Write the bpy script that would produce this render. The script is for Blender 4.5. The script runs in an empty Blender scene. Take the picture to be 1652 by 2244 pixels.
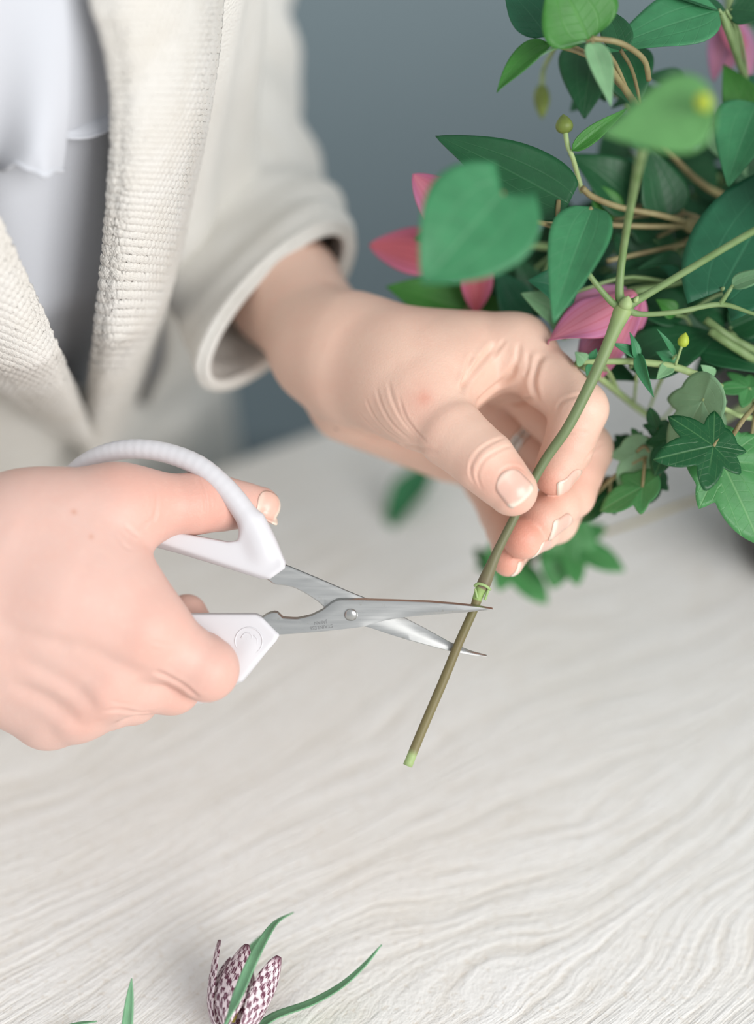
import bpy, bmesh, math, random
import numpy as np
from mathutils import Vector, Matrix
from mathutils.bvhtree import BVHTree
random.seed(7); RNG = np.random.default_rng(7)
SC = bpy.context.scene
COL = SC.collection

# ------------------------------------------------------------------ camera
TABLE_Z = 0.80
PITCH = math.radians(36.0)
CAM_H = 0.485
HALF_T = 0.296
K = 1122.0 / HALF_T                      # focal length in photo pixels
D0 = 0.58                                # distance of the sharp plane
CAM = np.array([0.0, 0.0, TABLE_Z + CAM_H])
RT = np.array([1.0, 0, 0])
FW = np.array([0, math.cos(PITCH), -math.sin(PITCH)])
UP = np.array([0, math.sin(PITCH), math.cos(PITCH)])
ROT = np.stack([RT, UP, -FW])            # rows: camera x, y, z axes in world

def c2w(p):
    p = np.asarray(p, float)
    return CAM + p @ ROT
def C(px, py, z=0.0):
    """photo pixel + millimetres in front of the sharp plane -> camera-axes metres"""
    d = D0 - z / 1000.0
    return np.array([(px - 826.0) / K * d, -(py - 1122.0) / K * d, -d])
def W(px, py, z=0.0):
    return c2w(C(px, py, z))
def on_table(px, py, lift=0.0):
    v = (py - 1122.0) / K
    d = (CAM_H - lift) / (math.sin(PITCH) + v * math.cos(PITCH))
    return CAM + d * (FW + (px - 826.0) / K * RT - v * UP)
def vec_w(v):
    return np.asarray(v, float) @ ROT
def unit(v):
    v = np.asarray(v, float); n = np.linalg.norm(v)
    return v / n if n > 1e-12 else v

cam_data = bpy.data.cameras.new('camera')
cam = bpy.data.objects.new('camera', cam_data); COL.objects.link(cam)
cam_data.sensor_fit = 'VERTICAL'
cam_data.sensor_width = 41.2; cam_data.sensor_height = 56.0
cam_data.lens = 28.0 / HALF_T
cam_data.clip_start = 0.02
cam_data.dof.use_dof = True
cam_data.dof.focus_distance = D0
cam_data.dof.aperture_fstop = 3.6
cam.location = CAM
cam.rotation_euler = (math.pi / 2 - PITCH, 0, 0)
SC.camera = cam

# ------------------------------------------------------------------ light
SC.view_settings.view_transform = 'Standard'
SC.view_settings.look = 'None'
SC.view_settings.gamma = 1.0
SC.view_settings.use_curve_mapping = False
SC.view_settings.exposure = 0.22
world = bpy.data.worlds.new('room_daylight'); SC.world = world
world.use_nodes = True
bg = world.node_tree.nodes['Background']
bg.inputs['Color'].default_value = (0.93, 0.97, 1.0, 1)
bg.inputs['Strength'].default_value = 0.60
def area(name, loc, target, sx, sy, power, color=(1, 1, 1)):
    l = bpy.data.lights.new(name, 'AREA'); l.shape = 'RECTANGLE'; l.size = sx; l.size_y = sy
    l.energy = power; l.color = color
    o = bpy.data.objects.new(name, l); COL.objects.link(o)
    o.location = loc
    o.rotation_euler = (Vector(target) - Vector(loc)).to_track_quat('-Z', 'Y').to_euler()
    return o
area('window_right_offscreen', (1.6, -1.4, 1.95), (0.0, 0.55, 0.9), 1.8, 1.6, 66, (1.0, 0.99, 0.975))

# ------------------------------------------------------------------ materials
MATS = {}
def hexc(r, g, b):
    f = lambda c: ((c / 255 + 0.055) / 1.055) ** 2.4 if c > 10 else c / 255 / 12.92
    return (f(r), f(g), f(b), 1)
def new_mat(name, base=(0.8, 0.8, 0.8, 1), rough=0.5, metal=0.0, spec=0.5, sss=0.0, sss_r=(1, .35, .2), sss_s=0.004):
    m = bpy.data.materials.new(name); m.use_nodes = True
    b = m.node_tree.nodes['Principled BSDF']
    b.inputs['Base Color'].default_value = base
    b.inputs['Roughness'].default_value = rough
    b.inputs['Metallic'].default_value = metal
    b.inputs['Specular IOR Level'].default_value = spec
    if sss > 0:
        b.inputs['Subsurface Weight'].default_value = sss
        b.inputs['Subsurface Radius'].default_value = sss_r
        b.inputs['Subsurface Scale'].default_value = sss_s
    MATS[name] = m
    return m
class NT:
    def __init__(self, m):
        self.t = m.node_tree; self.b = self.t.nodes['Principled BSDF']
    def n(self, kind, **kw):
        nd = self.t.nodes.new(kind)
        for k, v in kw.items():
            if k.startswith('_'): setattr(nd, k[1:], v)
            else: nd.inputs[k.replace('__', ' ')].default_value = v
        return nd
    def l(self, a, b): self.t.links.new(a, b)
    def ramp(self, src, stops, interp='LINEAR'):
        r = self.t.nodes.new('ShaderNodeValToRGB'); r.color_ramp.interpolation = interp
        els = r.color_ramp.elements
        while len(els) < len(stops): els.new(0.5)
        for e, (p, c) in zip(els, stops):
            e.position = p; e.color = c
        self.l(src, r.inputs['Fac']); return r
    def mix(self, fac, a, b, mode='MIX'):
        m = self.t.nodes.new('ShaderNodeMix'); m.data_type = 'RGBA'; m.blend_type = mode
        for s, i in ((fac, 0), (a, 6), (b, 7)):
            if hasattr(s, 'is_linked'): self.l(s, m.inputs[i])
            else: m.inputs[i].default_value = s
        return m.outputs[2]
    def math(self, op, a, b=0.0, c=0.0):
        m = self.t.nodes.new('ShaderNodeMath'); m.operation = op
        for s, i in ((a, 0), (b, 1), (c, 2)):
            if hasattr(s, 'is_linked'): self.l(s, m.inputs[i])
            else: m.inputs[i].default_value = s
        return m.outputs[0]
    def bump(self, height, strength=0.3, dist=0.001, normal=None):
        bp = self.t.nodes.new('ShaderNodeBump'); bp.inputs['Strength'].default_value = strength
        bp.inputs['Distance'].default_value = dist
        self.l(height, bp.inputs['Height'])
        if normal: self.l(normal, bp.inputs['Normal'])
        return bp.outputs[0]
    def obj(self):
        return self.t.nodes.new('ShaderNodeTexCoord').outputs['Object']
    def geo(self):
        return self.t.nodes.new('ShaderNodeNewGeometry')

# ------------------------------------------------------------------ object helpers
WLOC = {}
def tag(o, label=None, cat=None, group=None, kind=None):
    if label: o['label'] = label
    if cat: o['category'] = cat
    if group: o['group'] = group
    if kind: o['kind'] = kind
    return o
def set_parent(o, parent):
    if parent is not None:
        o.parent = parent
        o.matrix_parent_inverse = Matrix.Translation(-Vector(WLOC[parent.name]))
def empty(name, loc):
    o = bpy.data.objects.new(name, None); COL.objects.link(o)
    o.location = Vector(loc); o.empty_display_size = 0.01
    WLOC[o.name] = tuple(float(x) for x in loc)
    return o
def mesh_obj(name, verts, faces, mat=None, parent=None, smooth=True, uv=None, colors=None, origin='center', mats=None, fmat=None):
    v = np.asarray(verts, float)
    lo, hi = v.min(0), v.max(0)
    c = (lo + hi) / 2
    if origin == 'base': c[2] = lo[2]
    me = bpy.data.meshes.new(name)
    vv = v - c
    if isinstance(faces, np.ndarray):
        nf, k = faces.shape
        me.vertices.add(len(vv)); me.vertices.foreach_set('co', vv.astype(np.float32).ravel())
        me.loops.add(nf * k); me.loops.foreach_set('vertex_index', faces.astype(np.int32).ravel())
        me.polygons.add(nf)
        me.polygons.foreach_set('loop_start', np.arange(0, nf * k, k, dtype=np.int32))
        me.polygons.foreach_set('loop_total', np.full(nf, k, dtype=np.int32))
        me.update(calc_edges=True)
    else:
        me.from_pydata([tuple(p) for p in vv], [], [tuple(f) for f in faces])
        me.update()
    if smooth: me.polygons.foreach_set('use_smooth', [True] * len(me.polygons))
    if uv is not None:
        L = me.uv_layers.new(name='UVMap'); idx = np.zeros(len(me.loops), np.int32)
        me.loops.foreach_get('vertex_index', idx)
        L.data.foreach_set('uv', np.asarray(uv, np.float32)[idx].ravel())
    if colors is not None:
        a = me.color_attributes.new('tint', 'FLOAT_COLOR', 'POINT')
        cc = np.ones((len(v), 4), np.float32); cc[:, :3] = colors
        a.data.foreach_set('color', cc.ravel())
    for m in (mats or ([mat] if mat else [])): me.materials.append(m)
    if fmat is not None: me.polygons.foreach_set('material_index', np.asarray(fmat, np.int32))
    o = bpy.data.objects.new(name, me); COL.objects.link(o)
    o.location = Vector(c); WLOC[o.name] = tuple(float(x) for x in c)
    set_parent(o, parent)
    return o
def catmull(pts, n):
    P = [np.asarray(p, float) for p in pts]
    P = [2 * P[0] - P[1]] + P + [2 * P[-1] - P[-2]]
    seg = len(P) - 3; out = []
    for i in range(n):
        t = i / (n - 1) * seg; k = min(int(t), seg - 1); t -= k
        a, b, c, d = P[k:k + 4]
        out.append(0.5 * ((2 * b) + (-a + c) * t + (2 * a - 5 * b + 4 * c - d) * t * t + (-a + 3 * b - 3 * c + d) * t ** 3))
    return np.array(out)
def tube(pts, rad, seg=10, n=None, cap=True):
    """swept tube; pts (k,3), rad scalar or list -> verts, faces"""
    pts = np.asarray(pts, float)
    rad = np.full(len(pts), rad, float) if np.isscalar(rad) else np.asarray(rad, float)
    if n:
        q = catmull(np.hstack([pts, rad[:, None]]), n); pts, rad = q[:, :3], np.abs(q[:, 3])
    m = len(pts)
    tan = np.gradient(pts, axis=0); tan /= np.linalg.norm(tan, axis=1)[:, None] + 1e-12
    ref = np.array([0, 0, 1.0]) if abs(tan[0][2]) < 0.9 else np.array([1.0, 0, 0])
    nrm = unit(np.cross(tan[0], ref)); V = []
    ang = np.linspace(0, 2 * math.pi, seg, endpoint=False)
    for i in range(m):
        nrm = unit(nrm - tan[i] * np.dot(nrm, tan[i])); bi = np.cross(tan[i], nrm)
        V.append(pts[i] + rad[i] * (np.cos(ang)[:, None] * nrm + np.sin(ang)[:, None] * bi))
    V = np.vstack(V); Fs = []
    for i in range(m - 1):
        for j in range(seg):
            k = (j + 1) % seg
            Fs.append((i * seg + j, i * seg + k, (i + 1) * seg + k, (i + 1) * seg + j))
    if cap:
        Fs.append(tuple(range(seg))[::-1]); Fs.append(tuple((m - 1) * seg + j for j in range(seg)))
    return V, Fs
def join(parts):
    V, Fs, n = [], [], 0
    for v, f in parts:
        V.append(np.asarray(v)); Fs += [tuple(int(i) + n for i in q) for q in f]; n += len(v)
    return np.vstack(V), Fs
def grid_faces(nu, nv, flip=False):
    i, j = np.meshgrid(np.arange(nu - 1), np.arange(nv - 1), indexing='ij')
    a = (i * nv + j).ravel(); b = a + 1; c = a + nv + 1; d = a + nv
    f = np.stack([a, b, c, d], 1)
    return f[:, ::-1].copy() if flip else f
def solidify(o, t, off=0.0):
    m = o.modifiers.new('thickness', 'SOLIDIFY'); m.thickness = t; m.offset = off
    return o
def subsurf(o, lv=1):
    m = o.modifiers.new('smooth', 'SUBSURF'); m.levels = lv; m.render_levels = lv
    return o
def box_bevel(name, size, loc, mat, parent=None, bev=0.004, rotz=0.0, smooth=False):
    bm = bmesh.new(); bmesh.ops.create_cube(bm, size=1.0)
    bmesh.ops.scale(bm, vec=Vector(size), verts=bm.verts)
    bmesh.ops.bevel(bm, geom=list(bm.edges), offset=bev, segments=2, affect='EDGES', profile=0.5)
    bmesh.ops.rotate(bm, cent=(0, 0, 0), matrix=Matrix.Rotation(rotz, 3, 'Z'), verts=bm.verts)
    me = bpy.data.meshes.new(name); bm.to_mesh(me); bm.free(); me.materials.append(mat)
    o = bpy.data.objects.new(name, me); COL.objects.link(o); o.location = Vector(loc)
    WLOC[o.name] = tuple(float(x) for x in loc); set_parent(o, parent)
    return o

# ------------------------------------------------------------------ signed-distance modelling (continuous bodies)
def smin(a, b, k):
    h = np.maximum(k - np.abs(a - b), 0.0) / np.maximum(k, 1e-9)
    return np.minimum(a, b) - h * h * k * 0.25
def smax(a, b, k): return -smin(-a, -b, k)
class Field:
    def __init__(s, lo, hi, h):
        s.lo = np.asarray(lo, float); s.h = h
        s.n = np.maximum(np.ceil((np.asarray(hi) - s.lo) / h).astype(int) + 1, 4)
        s.ax = [(s.lo[i] + h * np.arange(s.n[i])).astype(np.float32) for i in range(3)]
        s.f = np.full(s.n, 0.05, np.float32)
    def sl(s, lo, hi):
        a = np.clip(np.floor((np.asarray(lo) - s.lo) / s.h).astype(int), 0, s.n - 1)
        b = np.clip(np.ceil((np.asarray(hi) - s.lo) / s.h).astype(int) + 1, 1, s.n)
        return tuple(slice(int(x), int(max(x + 1, y))) for x, y in zip(a, b))
    def grid(s, sl):
        return (s.ax[0][sl[0]][:, None, None], s.ax[1][sl[1]][None, :, None], s.ax[2][sl[2]][None, None, :])
    def cone(s, a, b, ra, rb, flat=None, margin=0.024):
        a = np.asarray(a, float); b = np.asarray(b, float); r = max(ra, rb) + margin
        sl = s.sl(np.minimum(a, b) - r, np.maximum(a, b) + r); X, Y, Z = s.grid(sl)
        ba = b - a; L2 = max(float(ba @ ba), 1e-12)
        x, y, z = X - a[0], Y - a[1], Z - a[2]
        t = np.clip((x * ba[0] + y * ba[1] + z * ba[2]) / L2, 0, 1)
        x = x - t * ba[0]; y = y - t * ba[1]; z = z - t * ba[2]
        if flat is not None:
            n, fct = flat; n = unit(n)
            q = (x * n[0] + y * n[1] + z * n[2]) * (fct - 1.0)
            x = x + q * n[0]; y = y + q * n[1]; z = z + q * n[2]
        return sl, (np.sqrt(x * x + y * y + z * z) - (ra + (rb - ra) * t)).astype(np.float32)
    def add(s, prim, k=0.0):
        sl, v = prim
        s.f[sl] = smin(s.f[sl], v, k) if k > 0 else np.minimum(s.f[sl], v)
    def cut(s, prim, k=0.001):
        sl, v = prim; s.f[sl] = smax(s.f[sl], -v, k)
    def mesh(s, relax=1):
        f = s.f; ins = f < 0
        nx, ny, nz = f.shape
        cs = np.zeros((nx - 1, ny - 1, nz - 1), np.int8)
        for dx in (0, 1):
            for dy in (0, 1):
                for dz in (0, 1):
                    cs += ins[dx:nx - 1 + dx, dy:ny - 1 + dy, dz:nz - 1 + dz]
        act = (cs > 0) & (cs < 8)
        idx = -np.ones(act.shape, np.int64); I = np.argwhere(act); idx[act] = np.arange(len(I))
        acc = np.zeros((len(I), 3)); cnt = np.zeros(len(I))
        corners = [(i, j, k) for i in (0, 1) for j in (0, 1) for k in (0, 1)]
        for a in corners:
            for b in corners:
                if sum(abs(p - q) for p, q in zip(a, b)) == 1 and a < b:
                    va = f[I[:, 0] + a[0], I[:, 1] + a[1], I[:, 2] + a[2]]
                    vb = f[I[:, 0] + b[0], I[:, 1] + b[1], I[:, 2] + b[2]]
                    m = (va < 0) != (vb < 0)
                    t = np.where(m, va / np.where(m, va - vb, 1), 0)
                    p = np.array(a)[None] + t[:, None] * (np.array(b) - np.array(a))[None]
                    acc[m] += p[m]; cnt[m] += 1
        V = s.lo + (I + acc / cnt[:, None]) * s.h
        F = []
        for ax in range(3):
            o1, o2 = [(1, 2), (2, 0), (0, 1)][ax]
            A = np.take(ins, range(0, f.shape[ax] - 1), ax); B = np.take(ins, range(1, f.shape[ax]), ax)
            E = np.argwhere(A != B)
            ok = (E[:, o1] > 0) & (E[:, o2] > 0) & (E[:, o1] < f.shape[o1] - 1) & (E[:, o2] < f.shape[o2] - 1)
            E = E[ok]; sgn = A[E[:, 0], E[:, 1], E[:, 2]]
            q = []
            for d1, d2 in ((-1, -1), (0, -1), (0, 0), (-1, 0)):
                c = E.copy(); c[:, o1] += d1; c[:, o2] += d2
                q.append(idx[c[:, 0], c[:, 1], c[:, 2]])
            q = np.stack(q, 1); q[~sgn] = q[~sgn][:, ::-1]
            F.append(q)
        F = np.vstack(F)
        for _ in range(relax):
            V = V - 0.5 * 0 + 0
            S = np.zeros_like(V); Cn = np.zeros(len(V))
            for a, b in ((0, 1), (1, 2), (2, 3), (3, 0)):
                np.add.at(S, F[:, a], V[F[:, b]]); np.add.at(Cn, F[:, a], 1)
                np.add.at(S, F[:, b], V[F[:, a]]); np.add.at(Cn, F[:, b], 1)
            V = 0.5 * V + 0.5 * S / Cn[:, None]
        return V, F
def normals(V, F):
    d1 = V[F[:, 2]] - V[F[:, 0]]; d2 = V[F[:, 3]] - V[F[:, 1]]
    fn = np.cross(d1, d2); N = np.zeros_like(V)
    for k in range(4): np.add.at(N, F[:, k], fn)
    return N / (np.linalg.norm(N, axis=1)[:, None] + 1e-15)
def seg_dist(P, poly):
    d = np.full(len(P), 1e9)
    for a, b in zip(poly[:-1], poly[1:]):
        ba = b - a; t = np.clip((P - a) @ ba / max(ba @ ba, 1e-14), 0, 1)
        d = np.minimum(d, np.linalg.norm(P - a - t[:, None] * ba, axis=1))
    return d
# ------------------------------------------------------------------ the setting
m = new_mat('wall_paint', hexc(132, 145, 151), 0.9, spec=0.2); t = NT(m)
nz = t.n('ShaderNodeTexNoise', Scale=3.0, Detail=4.0); t.l(t.obj(), nz.inputs['Vector'])
t.l(t.mix(nz.outputs[0], hexc(130, 145, 150), hexc(140, 154, 159)), t.b.inputs['Base Color'])
nb = t.n('ShaderNodeTexNoise', Scale=220.0, Detail=3.0); t.l(t.obj(), nb.inputs['Vector'])
t.l(t.bump(nb.outputs[0], 0.15, 0.001), t.b.inputs['Normal'])
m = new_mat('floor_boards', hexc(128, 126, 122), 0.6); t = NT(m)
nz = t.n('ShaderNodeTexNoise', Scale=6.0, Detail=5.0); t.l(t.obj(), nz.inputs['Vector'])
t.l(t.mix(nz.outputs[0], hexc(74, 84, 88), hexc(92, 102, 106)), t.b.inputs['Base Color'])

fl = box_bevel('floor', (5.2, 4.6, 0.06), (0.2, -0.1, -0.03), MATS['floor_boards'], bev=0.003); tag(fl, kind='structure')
wl = box_bevel('wall_back', (5.2, 0.1, 2.8), (0.2, 1.95, 1.4), MATS['wall_paint'], bev=0.003); tag(wl, kind='structure')

# whitewashed, wire-brushed wood
m = new_mat('whitewashed_wood', hexc(226, 222, 215), 0.62, spec=0.35); t = NT(m)
co = t.obj()
sep = t.n('ShaderNodeSeparateXYZ'); t.l(co, sep.inputs[0])
big = t.n('ShaderNodeTexNoise', Scale=1.0, Detail=2.0, Roughness=0.45)
mp = t.n('ShaderNodeMapping'); mp.inputs['Scale'].default_value = (4.0, 9.0, 4.0); t.l(co, mp.inputs[0]); t.l(mp.outputs[0], big.inputs['Vector'])
ywarp = t.math('MULTIPLY_ADD', t.math('SUBTRACT', big.outputs[0], 0.5), 0.11, sep.outputs[1])
mid = t.n('ShaderNodeTexNoise', Scale=1.0, Detail=3.0)
mp2 = t.n('ShaderNodeMapping'); mp2.inputs['Scale'].default_value = (14.0, 30.0, 1.0); t.l(co, mp2.inputs[0]); t.l(mp2.outputs[0], mid.inputs['Vector'])
ywarp = t.math('MULTIPLY_ADD', t.math('SUBTRACT', mid.outputs[0], 0.5), 0.012, ywarp)
def grain(fx, fy, det=4.0, rough=0.6):
    c = t.n('ShaderNodeCombineXYZ'); t.l(t.math('MULTIPLY', sep.outputs[0], fx), c.inputs[0]); t.l(t.math('MULTIPLY', ywarp, fy), c.inputs[1])
    n = t.n('ShaderNodeTexNoise', Scale=1.0, Detail=det, Roughness=rough); t.l(c.outputs[0], n.inputs['Vector']); return n.outputs[0]
g_ring = grain(2.2, 150.0, 3.0, 0.55)
g_fib = grain(26.0, 430.0, 4.0, 0.65)
g_spk = t.n('ShaderNodeTexNoise', Scale=330.0, Detail=3.0, Roughness=0.7); t.l(co, g_spk.inputs['Vector'])
g_pat = t.n('ShaderNodeTexNoise', Scale=11.0, Detail=3.0); t.l(co, g_pat.inputs['Vector'])
base = t.mix(t.ramp(g_ring, [(0.36, (0, 0, 0, 1)), (0.62, (1, 1, 1, 1))]).outputs[0], hexc(236, 233, 228), hexc(242, 240, 237))
base = t.mix(t.math('MULTIPLY', t.ramp(g_fib, [(0.36, (1, 1, 1, 1)), (0.5, (0, 0, 0, 1))]).outputs[0], 0.42), base, hexc(218, 209, 196))
base = t.mix(t.math('MULTIPLY', t.ramp(g_spk.outputs[0], [(0.34, (1, 1, 1, 1)), (0.42, (0, 0, 0, 1))]).outputs[0], 0.4), base, hexc(210, 196, 178))
base = t.mix(t.math('MULTIPLY', t.ramp(g_pat.outputs[0], [(0.56, (0, 0, 0, 1)), (0.78, (1, 1, 1, 1))]).outputs[0], 0.22), base, hexc(226, 212, 194))
t.l(base, t.b.inputs['Base Color'])
hgt = t.math('ADD', t.math('MULTIPLY', g_ring, 0.9), t.math('ADD', t.math('MULTIPLY', g_fib, 0.95), t.math('MULTIPLY', g_spk.outputs[0], 0.45)))
t.l(t.bump(hgt, 0.6, 0.0018), t.b.inputs['Normal'])

E1, E2 = on_table(500, 1012), on_table(700, 938)
EU = unit(E2 - E1); EN = np.array([EU[1], -EU[0], 0.0])       # along the far edge / toward the camera side
YAW = math.atan2(EU[1], EU[0])
TL, TW = 2.0, 0.86
tc = E1 + EU * 0.14 + EN * (TW / 2)
table = empty('work_table', (tc[0], tc[1], 0.0))
tag(table, 'whitewashed wooden work table with wire-brushed grain under the hands', 'table')
top = box_bevel('tabletop', (TL, TW, 0.036), (tc[0], tc[1], TABLE_Z - 0.018), MATS['whitewashed_wood'], table, 0.004)
top.rotation_euler = (0, 0, YAW)
for sx in (-1, 1):
    for sy in (-1, 1):
        p = tc + EU * sx * (TL / 2 - 0.09) + EN * sy * (TW / 2 - 0.08)
        lg = box_bevel('leg', (0.065, 0.065, TABLE_Z - 0.036), (p[0], p[1], (TABLE_Z - 0.036) / 2), MATS['whitewashed_wood'], table, 0.004)
        lg.rotation_euler = (0, 0, YAW)
for sy in (-1, 1):
    p = tc + EN * sy * (TW / 2 - 0.08)
    ap = box_bevel('apron', (TL - 0.245, 0.022, 0.09), (p[0], p[1], TABLE_Z - 0.081), MATS['whitewashed_wood'], table, 0.003)
    ap.rotation_euler = (0, 0, YAW)
# ------------------------------------------------------------------ skin
m = new_mat('skin', hexc(228, 188, 168), 0.48, spec=0.38, sss=0.16, sss_r=(1.0, 0.42, 0.28), sss_s=0.0022); t = NT(m)
at = t.n('ShaderNodeVertexColor', _layer_name='tint')
gp = t.geo().outputs['Position']
n1 = t.n('ShaderNodeTexNoise', Scale=95.0, Detail=4.0, Roughness=0.6); t.l(gp, n1.inputs['Vector'])
col = t.mix(t.math('MULTIPLY', t.ramp(n1.outputs[0], [(0.4, (0, 0, 0, 1)), (0.7, (1, 1, 1, 1))]).outputs[0], 0.16), at.outputs[0], hexc(219, 160, 142))
n2 = t.n('ShaderNodeTexNoise', Scale=420.0, Detail=2.0); t.l(gp, n2.inputs['Vector'])
col = t.mix(t.math('MULTIPLY', t.ramp(n2.outputs[0], [(0.55, (0, 0, 0, 1)), (0.75, (1, 1, 1, 1))]).outputs[0], 0.10), col, hexc(236, 205, 188))
t.l(col, t.b.inputs['Base Color'])
vr = t.n('ShaderNodeTexVoronoi', Scale=1500.0); t.l(gp, vr.inputs['Vector'])
n3 = t.n('ShaderNodeTexNoise', Scale=700.0, Detail=3.0); t.l(gp, n3.inputs['Vector'])
t.l(t.bump(t.math('ADD', vr.outputs['Distance'], n3.outputs[0]), 0.16, 0.0003), t.b.inputs['Normal'])
m = new_mat('nail', hexc(236, 200, 184), 0.28, spec=0.5, sss=0.15, sss_s=0.002); t = NT(m)
at = t.n('ShaderNodeVertexColor', _layer_name='tint'); t.l(at.outputs[0], t.b.inputs['Base Color'])

def mm(*a): return [x / 1000.0 for x in a]
def chain(fd, joints, k=0.0022, flat=None):
    """joints: [(camera point, radius mm)], phalanges a little slimmer than their joints"""
    out = []
    for (a, ra), (b, rb) in zip(joints[:-1], joints[1:]):
        mid = (a + b) / 2; rm = (ra + rb) / 2 * 0.965
        out += [(a, mid, ra / 1000, rm / 1000), (mid, b, rm / 1000, rb / 1000)]
    return out
def finger(fd, joints, web=0.010, kbase=0.0005, kmix=0.0022, flat=None, reach=0.016):
    """add one finger: its bones blend with each other, and with the hand only near the knuckle"""
    segs = chain(fd, joints)
    pts = np.array([j[0] for j in joints]); r = max(j[1] for j in joints) / 1000 + 0.020
    sl = fd.sl(pts.min(0) - r, pts.max(0) + r)
    tmp = Field.__new__(Field); tmp.h = fd.h; tmp.lo = np.array([fd.ax[i][sl[i].start] for i in range(3)], float)
    tmp.n = np.array([s.stop - s.start for s in sl]); tmp.ax = [fd.ax[i][sl[i]] for i in range(3)]
    tmp.f = np.full(tmp.n, 0.05, np.float32)
    for a, b, ra, rb in segs: tmp.add(tmp.cone(a, b, ra, rb), kmix)
    X, Y, Z = fd.grid(sl); b = joints[0][0]
    d = np.sqrt((X - b[0]) ** 2 + (Y - b[1]) ** 2 + (Z - b[2]) ** 2)
    w = np.clip(1 - (d - joints[0][1] / 1000 * 0.9) / reach, 0, 1)
    fd.f[sl] = smin(fd.f[sl], tmp.f, (kbase + (web - kbase) * w * w * (3 - 2 * w)).astype(np.float32))

def hand_paint(V, N, base, spots):
    colr = np.tile(np.array(base[:3]), (len(V), 1))
    for p, r, c, a in spots:
        w = (a * np.exp(-(np.linalg.norm(V - p, axis=1) / (r / 1000)) ** 2))[:, None]
        colr = colr * (1 - w) + np.array(c[:3]) * w
    return colr
def surface_pick(bvh, px, py):
    p = C(px, py, 0); d = unit(p)
    h = bvh.ray_cast(Vector((0, 0, 0)), Vector(d))
    return np.array(h[0]) if h[0] is not None else None
def creases(V, N, bvh, lines):
    """skin folds: (pixel polyline on the visible skin, width mm, depth mm)"""
    D = np.zeros(len(V))
    for poly, w, dep in lines:
        q = [np.array(p, float) for p in poly]
        q2 = catmull([np.append(p, 0) for p in q], max(8, 5 * len(q)))[:, :2] if len(q) > 2 else np.array([q[0] + (q[1] - q[0]) * i / 7 for i in range(8)])
        pts = [surface_pick(bvh, *p) for p in q2]; pts = [p for p in pts if p is not None]
        if len(pts) < 2: continue
        pts = np.array(pts); w_ = w / 1000
        near = np.all((V > pts.min(0) - 5 * w_) & (V < pts.max(0) + 5 * w_), axis=1)
        ii = np.where(near)[0]
        if not len(ii): continue
        P = V[ii]; best = np.full(len(P), 1e9); tt = np.zeros(len(P))
        for i in range(len(pts) - 1):
            a, b = pts[i], pts[i + 1]; ba = b - a
            if np.linalg.norm(ba) > 0.008: continue
            s = np.clip((P - a) @ ba / max(ba @ ba, 1e-14), 0, 1); dd = np.linalg.norm(P - a - s[:, None] * ba, axis=1)
            u = dd < best; best[u] = dd[u]; tt[u] = (i + s[u]) / (len(pts) - 1)
        taper = np.clip(np.minimum(tt, 1 - tt) * 5, 0, 1) ** 0.7
        prof = np.exp(-(best / w_) ** 2) - 0.32 * np.exp(-((best - 1.9 * w_) / w_) ** 2)
        D[ii] += dep / 1000 * prof * taper
    return V - N * D[:, None]
BODY_V, BODY_F, BODY_C = [], [], []
def body_add(V, F, colr):
    n = sum(len(v) for v in BODY_V)
    BODY_V.append(c2w(V)); BODY_F.append(F + n); BODY_C.append(colr)
NAILS = []
def nail(bvh, center, axis, facing, length, width, tipc=0.26, lift=0.25):
    """nail plate laid on the fingertip: camera-axes centre, growth axis, outward direction, size in mm"""
    f = unit(facing); a = unit(np.asarray(axis) - f * np.dot(axis, f)); s = np.cross(f, a)
    nu, nv = 15, 11; V = []; colr = []
    for i in range(nu):
        u = i / (nu - 1)
        half = width / 2 * (1 - 0.10 * (1 - u)) * (1 - (max(0, 0.30 - u) / 0.30) ** 2.2 * 0.55) * (1 - (max(0, u - 0.86) / 0.14) ** 2 * 0.16)
        for j in range(nv):
            v = j / (nv - 1) * 2 - 1
            p = np.asarray(center) + a * ((u - 0.5) * length + (0.06 * length) * (1 - v * v) * (1 if u > .5 else -1) * abs(2 * u - 1)) / 1000 + s * v * half / 1000
            h = bvh.ray_cast(Vector(p + f * 0.02), Vector(-f), 0.045)
            q = np.array(h[0]) if h[0] is not None else p - f * 0.004
            V.append(q + f * lift / 1000 * (0.35 + 0.65 * u) * (1 - 0.5 * abs(v) ** 3))
            w = np.clip((u - (1 - tipc) + 0.10 * (v * v)) / 0.07, 0, 1); lun = np.clip((0.16 - u + 0.08 * (1 - v * v)) / 0.08, 0, 1) * 0.4
            c0 = np.array(hexc(222, 180, 164)[:3]); c1 = np.array(hexc(232, 212, 196)[:3])
            colr.append(c0 * (1 - max(w, lun)) + c1 * max(w, lun))
    NAILS.append((c2w(np.array(V)), grid_faces(nu, nv), np.array(colr), vec_w(f)))

SKIN = hexc(225, 189, 170); RED = hexc(210, 138, 118); PINK = hexc(216, 156, 138); PALE = hexc(224, 194, 174); TAN = hexc(196, 150, 120)

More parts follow.
